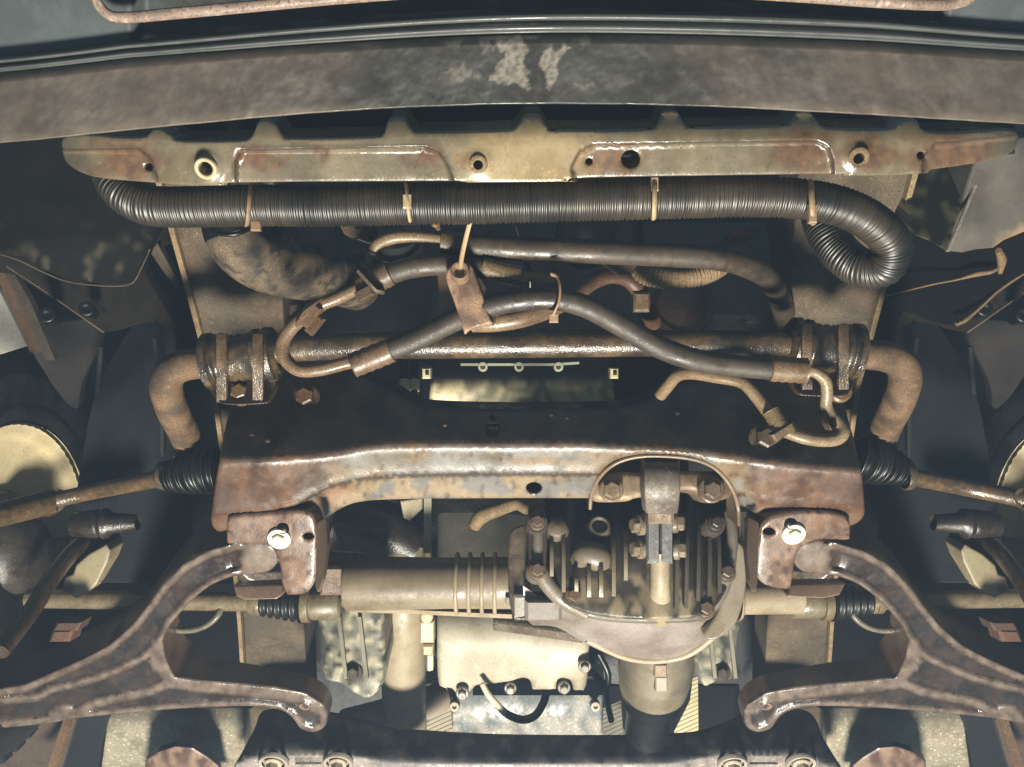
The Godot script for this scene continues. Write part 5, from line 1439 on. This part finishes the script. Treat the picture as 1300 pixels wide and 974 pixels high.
func corners() -> void:
	for side in 2:
		var s := 1.0 if side == 0 else -1.0
		var X := func(x: float) -> float: return x if side == 0 else 1360.0 - x
		var F := func(a: Array) -> Array: return a if side == 0 else mir(a)
		var c := eye + Vector3(-0.84 if side == 0 else 0.95, 0.966, -0.973)
		var t := thing("wheel_assembly", ["black tyre with cream rim at the left edge", "black tyre with cream rim at the right edge"][side], "wheel", c, "front wheels")
		var m := MB.new()
		var out := Vector3(-s, 0, 0)
		lathe(m, c, out, [[0.015, 0.215], [0.005, 0.222], [0.0, 0.232], [-0.004, 0.245], [-0.004, 0.252], [0.0, 0.256], [-0.008, 0.285], [-0.006, 0.305], [-0.002, 0.308], [0.0, 0.318], [0.012, 0.336], [0.03, 0.347], [0.05, 0.352], [0.12, 0.355], [0.19, 0.35], [0.22, 0.33], [0.235, 0.27], [0.22, 0.22]], 72, L(74, 84, 78))
		part("tyre", m, M.rubber, t)
		m = MB.new()
		for k in 60:
			var a := TAU * k / 60.0
			var dir := Vector3(0, cos(a), sin(a)); var tg := Vector3(0, -sin(a), cos(a))
			for q in [0.03, 0.13]: slab(m, c + dir * 0.361 + out * (q + 0.035), out * 0.036, tg * 0.012, -dir * 0.012, 0.002, L(52, 54, 54))
		var tr := part("tread", m, M.black, t)
		tr.set_meta("kind", "stuff")
		m = MB.new()
		lathe(m, c, out, [[0.0, 0.222], [0.004, 0.224], [0.012, 0.216], [0.014, 0.208], [0.022, 0.2], [0.03, 0.19], [0.04, 0.15], [0.045, 0.07], [0.045, 0.0]], 64, L(222, 204, 162))
		part("rim", m, M.painted, t)
		m = MB.new()
		lathe(m, c, out, [[-0.03, 0.0], [-0.03, 0.05], [-0.01, 0.07], [0.02, 0.075], [0.03, 0.1], [0.04, 0.11], [0.05, 0.1]], 40, L(70, 62, 56))
		part("brake_drum", m, M.rust, t)
		# steering: boot and rod
		t = thing("tie_rod", ["greasy tie rod with ribbed rubber boot left of the subframe", "greasy tie rod with ribbed rubber boot right of the subframe"][side], "tie rod", P(X.call(200), 610, 1.12), "steering tie rods")
		m = MB.new()
		var b0: Array = [[280, 596, 1.09, 30], [262, 598, 1.09, 30], [236, 602, 1.10, 26], [206, 606, 1.11, 17]] if side == 0 else [[1086, 580, 1.10, 30], [1100, 584, 1.10, 31], [1122, 590, 1.11, 27], [1150, 600, 1.12, 17]]
		tube(m, ribbed(path(b0), 0.0088, 0.008, 8), 24, L(96, 92, 90))
		part("rubber_boot", m, M.black_gloss, t)
		m = MB.new()
		tube(m, path([[212, 605, 1.11, 12], [190, 610, 1.115, 11], [120, 624, 1.14, 10], [62, 637, 1.13, 10]] if side == 0 else [[1143, 602, 1.12, 11], [1160, 606, 1.12, 11], [1230, 620, 1.13, 11], [1330, 640, 1.08, 11]]), 16, L(196, 172, 132))
		part("rod", m, M.oil, t)
		m = MB.new()
		tube(m, path([[68, 636, 1.128, 15], [62, 638, 1.13, 16], [-60, 668, 1.0, 16]] if side == 0 else [[1300, 632, 1.09, 12], [1306, 634, 1.09, 15], [1400, 654, 1.02, 15]]), 16, L(190, 172, 130))
		slab(m, P(X.call(52) if side == 0 else 1318, 652 if side == 0 else 648, 1.15), RT * 0.012, upv * 0.005, fwd * 0.02, 0.002, L(170, 150, 112))
		part("sleeve", m, M.oil, t)
		m = MB.new()
		lathe(m, P(X.call(207), 604, 1.11), Vector3(-s, 0, 0.0), [[-0.006, 0.019], [-0.005, 0.021], [0.004, 0.020], [0.006, 0.015]], 20, L(150, 128, 100))
		part("boot_clamp", m, M.dirty_pipe, t)
		# knuckle, link and brake caliper in the dim behind the rod
		t = thing("steering_knuckle", ["dim knuckle with ball joint and cream caliper above the left control arm", "dim knuckle with ball joint and cream caliper above the right control arm"][side], "knuckle", P(X.call(90), 740, 1.28), "steering knuckles")
		m = MB.new()
		sheet(m, dense(pv(F.call([96, 718, 112, 704, 134, 692, 139, 700, 136, 713, 122, 742, 112, 752, 96, 760, 78, 750, 82, 734, 92, 730])), 4.0), pl(X.call(110), 725, 1.2, Vector3(0, -0.8, 0.6)), Vector3(0, 0.04, -0.02), {"step": 7.0, "bev": 3.0, "col": func(x: float, y: float) -> Color: return L(150, 140, 112).lerp(L(90, 66, 58), smoothstep(14, 8, Vector2(x - X.call(84), y - 745).length()))})
		part("caliper", m, M.painted, t)
		m = MB.new()
		tube(m, path(F.call([[0, 828, 1.03, 11], [40, 775, 1.10, 11], [72, 725, 1.16, 11], [104, 690, 1.22, 10], [150, 665, 1.32, 9]])), 14, L(150, 124, 94))
		part("link_arm", m, M.oil, t)
		m = MB.new()
		lathe(m, P(X.call(98), 666, 1.19), Vector3(s, 0.05, 0), [[-0.005, 0.018], [0.03, 0.022], [0.034, 0.020], [0.037, 0.020], [0.04, 0.023], [0.045, 0.023], [0.05, 0.016], [0.09, 0.012]], 20, L(96, 82, 70))
		part("ball_joint", m, M.oil, t)
		m = MB.new()
		slab(m, P(X.call(76), 808, 1.14), RT * 0.015, (upv * 0.9 + RT * 0.3 * s) * 0.010, fwd * 0.03, 0.004, L(146, 96, 62))
		slab(m, P(X.call(84), 796, 1.14), RT * 0.018, (upv * 0.8 + RT * 0.4 * s) * 0.008, fwd * 0.03, 0.003, L(120, 84, 62))
		part("sensor_plug", m, M.dirt, t)
		m = MB.new()
		sheet(m, smooth(pv(F.call([-60, 690, 30, 680, 100, 690, 160, 690, 230, 700, 240, 760, 190, 800, 120, 850, 40, 860, -60, 870])), 9.0), pl(X.call(100), 760, 1.42, Vector3(0, -0.7, 0.7)), Vector3(0, 0.03, -0.03), {"step": 16.0, "bev": 6.0, "bevd": 0.01, "col": L(56, 54, 54)})
		part("dark_casting", m, M.oil, t)
		m = MB.new()
		sheet(m, smooth(pv(F.call([-90, 700, 40, 690, 100, 680, 128, 690, 146, 720, 134, 765, 96, 800, 40, 835, 0, 852, -90, 866])), 8.0), pl(X.call(60), 720, 1.385, Vector3(s, -0.12, 0.05)), out_of(side) * 0.006, {"step": 14.0, "bev": 3.0, "col": L(58, 54, 50)})
		part("dust_shield", m, M.oil, t)
		# wheel-well sheets
		t = thing("wheel_liner", ["black wheel-well liner with blue-grey plate left of the frame rail", "black wheel-well liner with blue-grey plate right of the frame rail"][side], "liner", P(X.call(130), 420, 1.3), "wheel-well liners")
		m = MB.new()
		sheet(m, smooth(pv(F.call([150, 440, 168, 414, 185, 408, 206, 412, 222, 422, 224, 480, 224, 480, 230, 600, 240, 740, 240, 740, 80, 740, 80, 740, 100, 600, 120, 500])), 8.0), pl(X.call(180), 500, 1.32, Vector3(0.25 * s, -0.6, 0.75)), Vector3(0, 0.02, -0.02), {"step": 14.0, "col": L(44, 47, 51)})
		part("blue_plate", m, M.liner, t)
		m = MB.new()
		sheet(m, smooth(pv(F.call([-80, 330, 20, 350, 20, 350, 60, 376, 130, 422, 130, 422, 150, 420, 190, 410, 226, 420, 226, 420, 180, 330, 226, 300, 120, 240, -80, 240])), 9.0), pl(X.call(100), 380, 1.28, Vector3(0.3 * s, -0.85, 0.4)), UP * 0.02, {"step": 16.0, "col": L(40, 34, 31)})
		part("brown_sheet", m, M.liner, t)
		m = MB.new()
		sheet(m, smooth(pv(F.call([40, 420, 150, 400, 150, 400, 106, 480, 96, 520, 60, 480])), 8.0), pl(X.call(100), 450, 1.40, Vector3(0.3 * s, -0.85, 0.4)), UP * 0.02, {"step": 16.0, "col": L(64, 54, 47)})
		part("brown_flap", m, M.dirt, t)
		for q in [[60, 400, 1.2], [110, 392, 1.22]]:
			m = MB.new()
			lathe(m, P(X.call(q[0]), q[1], q[2]), Vector3(0.2 * s, -0.7, 0.6), [[-0.04, 0.008], [0.0, 0.012], [0.002, 0.012], [0.003, 0.010], [0.003, 0.006], [0.001, 0.005], [0.001, 0.0]], 14, L(70, 70, 68))
			part("push_clip", m, M.black_gloss, t)
		for q in [[[128, 440, 1.29], [122, 520, 1.31], [116, 600, 1.33]], [[196, 430, 1.29], [204, 500, 1.29], [206, 580, 1.29]]]:
			m = MB.new()
			var bl := []
			for w in q: bl.append([X.call(w[0]), w[1], w[2], 3.0])
			tube(m, path(bl), 8, L(52, 54, 56))
			part("pressed_bead", m, M.liner, t)
		m = MB.new()
		sheet(m, dense(pv(F.call([-200, 240, 240, 240, 280, 560, 260, 720, -200, 720])), 20.0), pl(X.call(60), 480, 1.62, Vector3(0.3 * s, -0.7, 0.6)), UP * 0.02, {"step": 34.0, "col": L(16, 18, 18)})
		part("inner_well", m, M.liner, t)
		m = MB.new()
		tube(m, path(F.call([[8, 338, 1.2, 0.9], [60, 372, 1.22, 0.9], [100, 400, 1.24, 0.9], [132, 422, 1.26, 1.4]])), 8, L(150, 138, 112))
		part("pale_edge", m, M.dirt, t)
	# left only: splash shield and fender edge
	var t := thing("splash_shield", "black bulging splash shield with a thin tan rim left of the frame rail", "splash shield", P(110, 300, 1.0))
	var m := MB.new()
	var pd := pl(110, 300, 1.02, Vector3(0.2, -0.9, 0.4))
	var f := func(x: float, y: float) -> float: return pd.call(x, y) - 0.03 * cos(clampf((x - 110.0) / 90.0, -1.57, 1.57)) * smoothstep(365, 300, y) + 0.003 * n2(x, y, 0.02)
	sheet(m, smooth(pv([-120, 300, -20, 316, 20, 328, 54, 344, 84, 356, 120, 361, 150, 362, 168, 358, 178, 342, 188, 318, 200, 290, 200, 290, 215, 160, 215, 160, -120, 170, -120, 170]), 6.0), f, UP * 0.02, {"step": 9.0, "bev": 4.0, "bevd": 0.006, "col": func(x: float, y: float) -> Color: return L(22, 26, 24).lerp(L(70, 64, 54), smoothstep(0.18, 0.45, n2(x, y, 0.03)) * smoothstep(270, 330, y))})
	part("shield_sheet", m, M.liner, t)
	m = MB.new()
	var line := []
	for q in [[-20, 317], [20, 329], [54, 345], [84, 357], [120, 362], [150, 363], [168, 359], [178, 343], [190, 316]]: line.append([q[0], q[1], f.call(q[0], q[1]) + 0.004, 1.1])
	tube(m, path(line), 8, L(120, 106, 82))
	part("rolled_edge", m, M.dirt, t)
	t = thing("fender_edge", "pale grey fender edge in the wheel opening at the far left", "fender", P(15, 400, 1.3))
	m = MB.new()
	sheet(m, dense(pv([-60, 330, 0, 372, 34, 440, -60, 470]), 10.0), pl(0, 410, 1.3, Vector3(0.2, -0.9, 0.3)), UP * 0.01, {"step": 16.0, "col": L(150, 152, 154)})
	part("outer_skin", m, M.painted, t)
	m = MB.new()
	strip(m, [P(-4, 330, 1.28), P(20, 380, 1.28), P(48, 445, 1.28)], RT * 0.010, UP * 0.006, L(150, 116, 86))
	strip(m, [P(2, 325, 1.26), P(34, 380, 1.26), P(66, 455, 1.26)], RT * 0.008, UP * 0.006, L(110, 100, 90))
	part("flanged_lip", m, M.dirt, t)
	# right only: air duct box and torn liner edges
	t = thing("air_duct_box", "grey plastic duct box with a sharp fold at the upper right", "duct", P(1230, 260, 0.98))
	m = MB.new()
	sheet(m, dense(pv([1150, 190, 1247, 180, 1203, 319, 1180, 306, 1160, 298, 1150, 260]), 5.0), pl(1225, 250, 0.97, Vector3(-0.5, -0.3, 0.8)), UP * 0.05, {"step": 9.0, "bev": 2.0, "col": func(x: float, y: float) -> Color: return L(60, 60, 52).lerp(L(128, 122, 84), smoothstep(0.12, 0.35, n2(x, y, 0.04)))})
	part("side_face", m, M.liner, t)
	m = MB.new()
	sheet(m, dense(pv([1246, 180, 1420, 160, 1420, 290, 1300, 296, 1276, 306, 1262, 316, 1240, 318, 1222, 322, 1202, 320]), 5.0), pl(1225, 250, 0.966, Vector3(0.08, -0.96, 0.2)), UP * 0.05, {"step": 10.0, "bev": 3.0, "bevd": 0.004, "col": func(x: float, y: float) -> Color: return L(104, 98, 88).lerp(L(86, 82, 76), clampf(0.5 + 1.4 * n2(x, y, 0.01), 0, 1)).lerp(L(190, 150, 104), smoothstep(12, 4, absf(y - (318 - (x - 1262) * 0.5))) * smoothstep(1255, 1275, x))})
	part("lower_face", m, M.plastic, t)
	m = MB.new()
	tube(m, path([[1244, 222, 0.965, 2.5], [1224, 270, 0.962, 2.5], [1203, 319, 0.962, 2.5]]), 8, L(190, 184, 172))
	part("fold_edge", m, M.grain, t)
	t = thing("torn_liner", "black torn liner sheets with pale edges below the duct box", "liner", P(1230, 360, 1.1))
	m = MB.new()
	sheet(m, smooth(pv([1124, 376, 1180, 362, 1215, 354, 1240, 348, 1270, 340, 1300, 326, 1300, 326, 1420, 300, 1420, 200, 1150, 220, 1130, 300]), 6.0), pl(1230, 340, 1.1, Vector3(-0.2, -0.9, 0.4)), UP * 0.004, {"step": 14.0, "bev": 1.5, "col": L(18, 20, 20)})
	part("upper_sheet", m, M.liner, t)
	m = MB.new()
	sheet(m, smooth(pv([1120, 380, 1160, 400, 1196, 412, 1216, 411, 1232, 402, 1262, 374, 1300, 348, 1420, 290, 1420, 250, 1120, 300]), 6.0), pl(1230, 380, 1.16, Vector3(-0.2, -0.9, 0.4)), UP * 0.004, {"step": 14.0, "bev": 1.5, "col": L(17, 19, 19)})
	part("lower_sheet", m, M.liner, t)
	for q in [[[1124, 376, 1.09, 1.0], [1180, 362, 1.09, 1.2], [1215, 355, 1.09, 1.4], [1240, 348, 1.085, 3.5], [1258, 345, 1.085, 3.0], [1272, 338, 1.085, 2]], [[1214, 412, 1.15, 2.5], [1226, 406, 1.15, 3.0], [1244, 391, 1.15, 2.0], [1268, 369, 1.15, 2.0], [1300, 347, 1.15, 2.0], [1340, 320, 1.15, 2.0]], [[1268, 318, 1.0, 4], [1272, 330, 1.02, 6], [1270, 346, 1.04, 3]]]:
		m = MB.new()
		tube(m, path(q), 8, L(196, 168, 120))
		part("pale_edge", m, M.dirt, t)
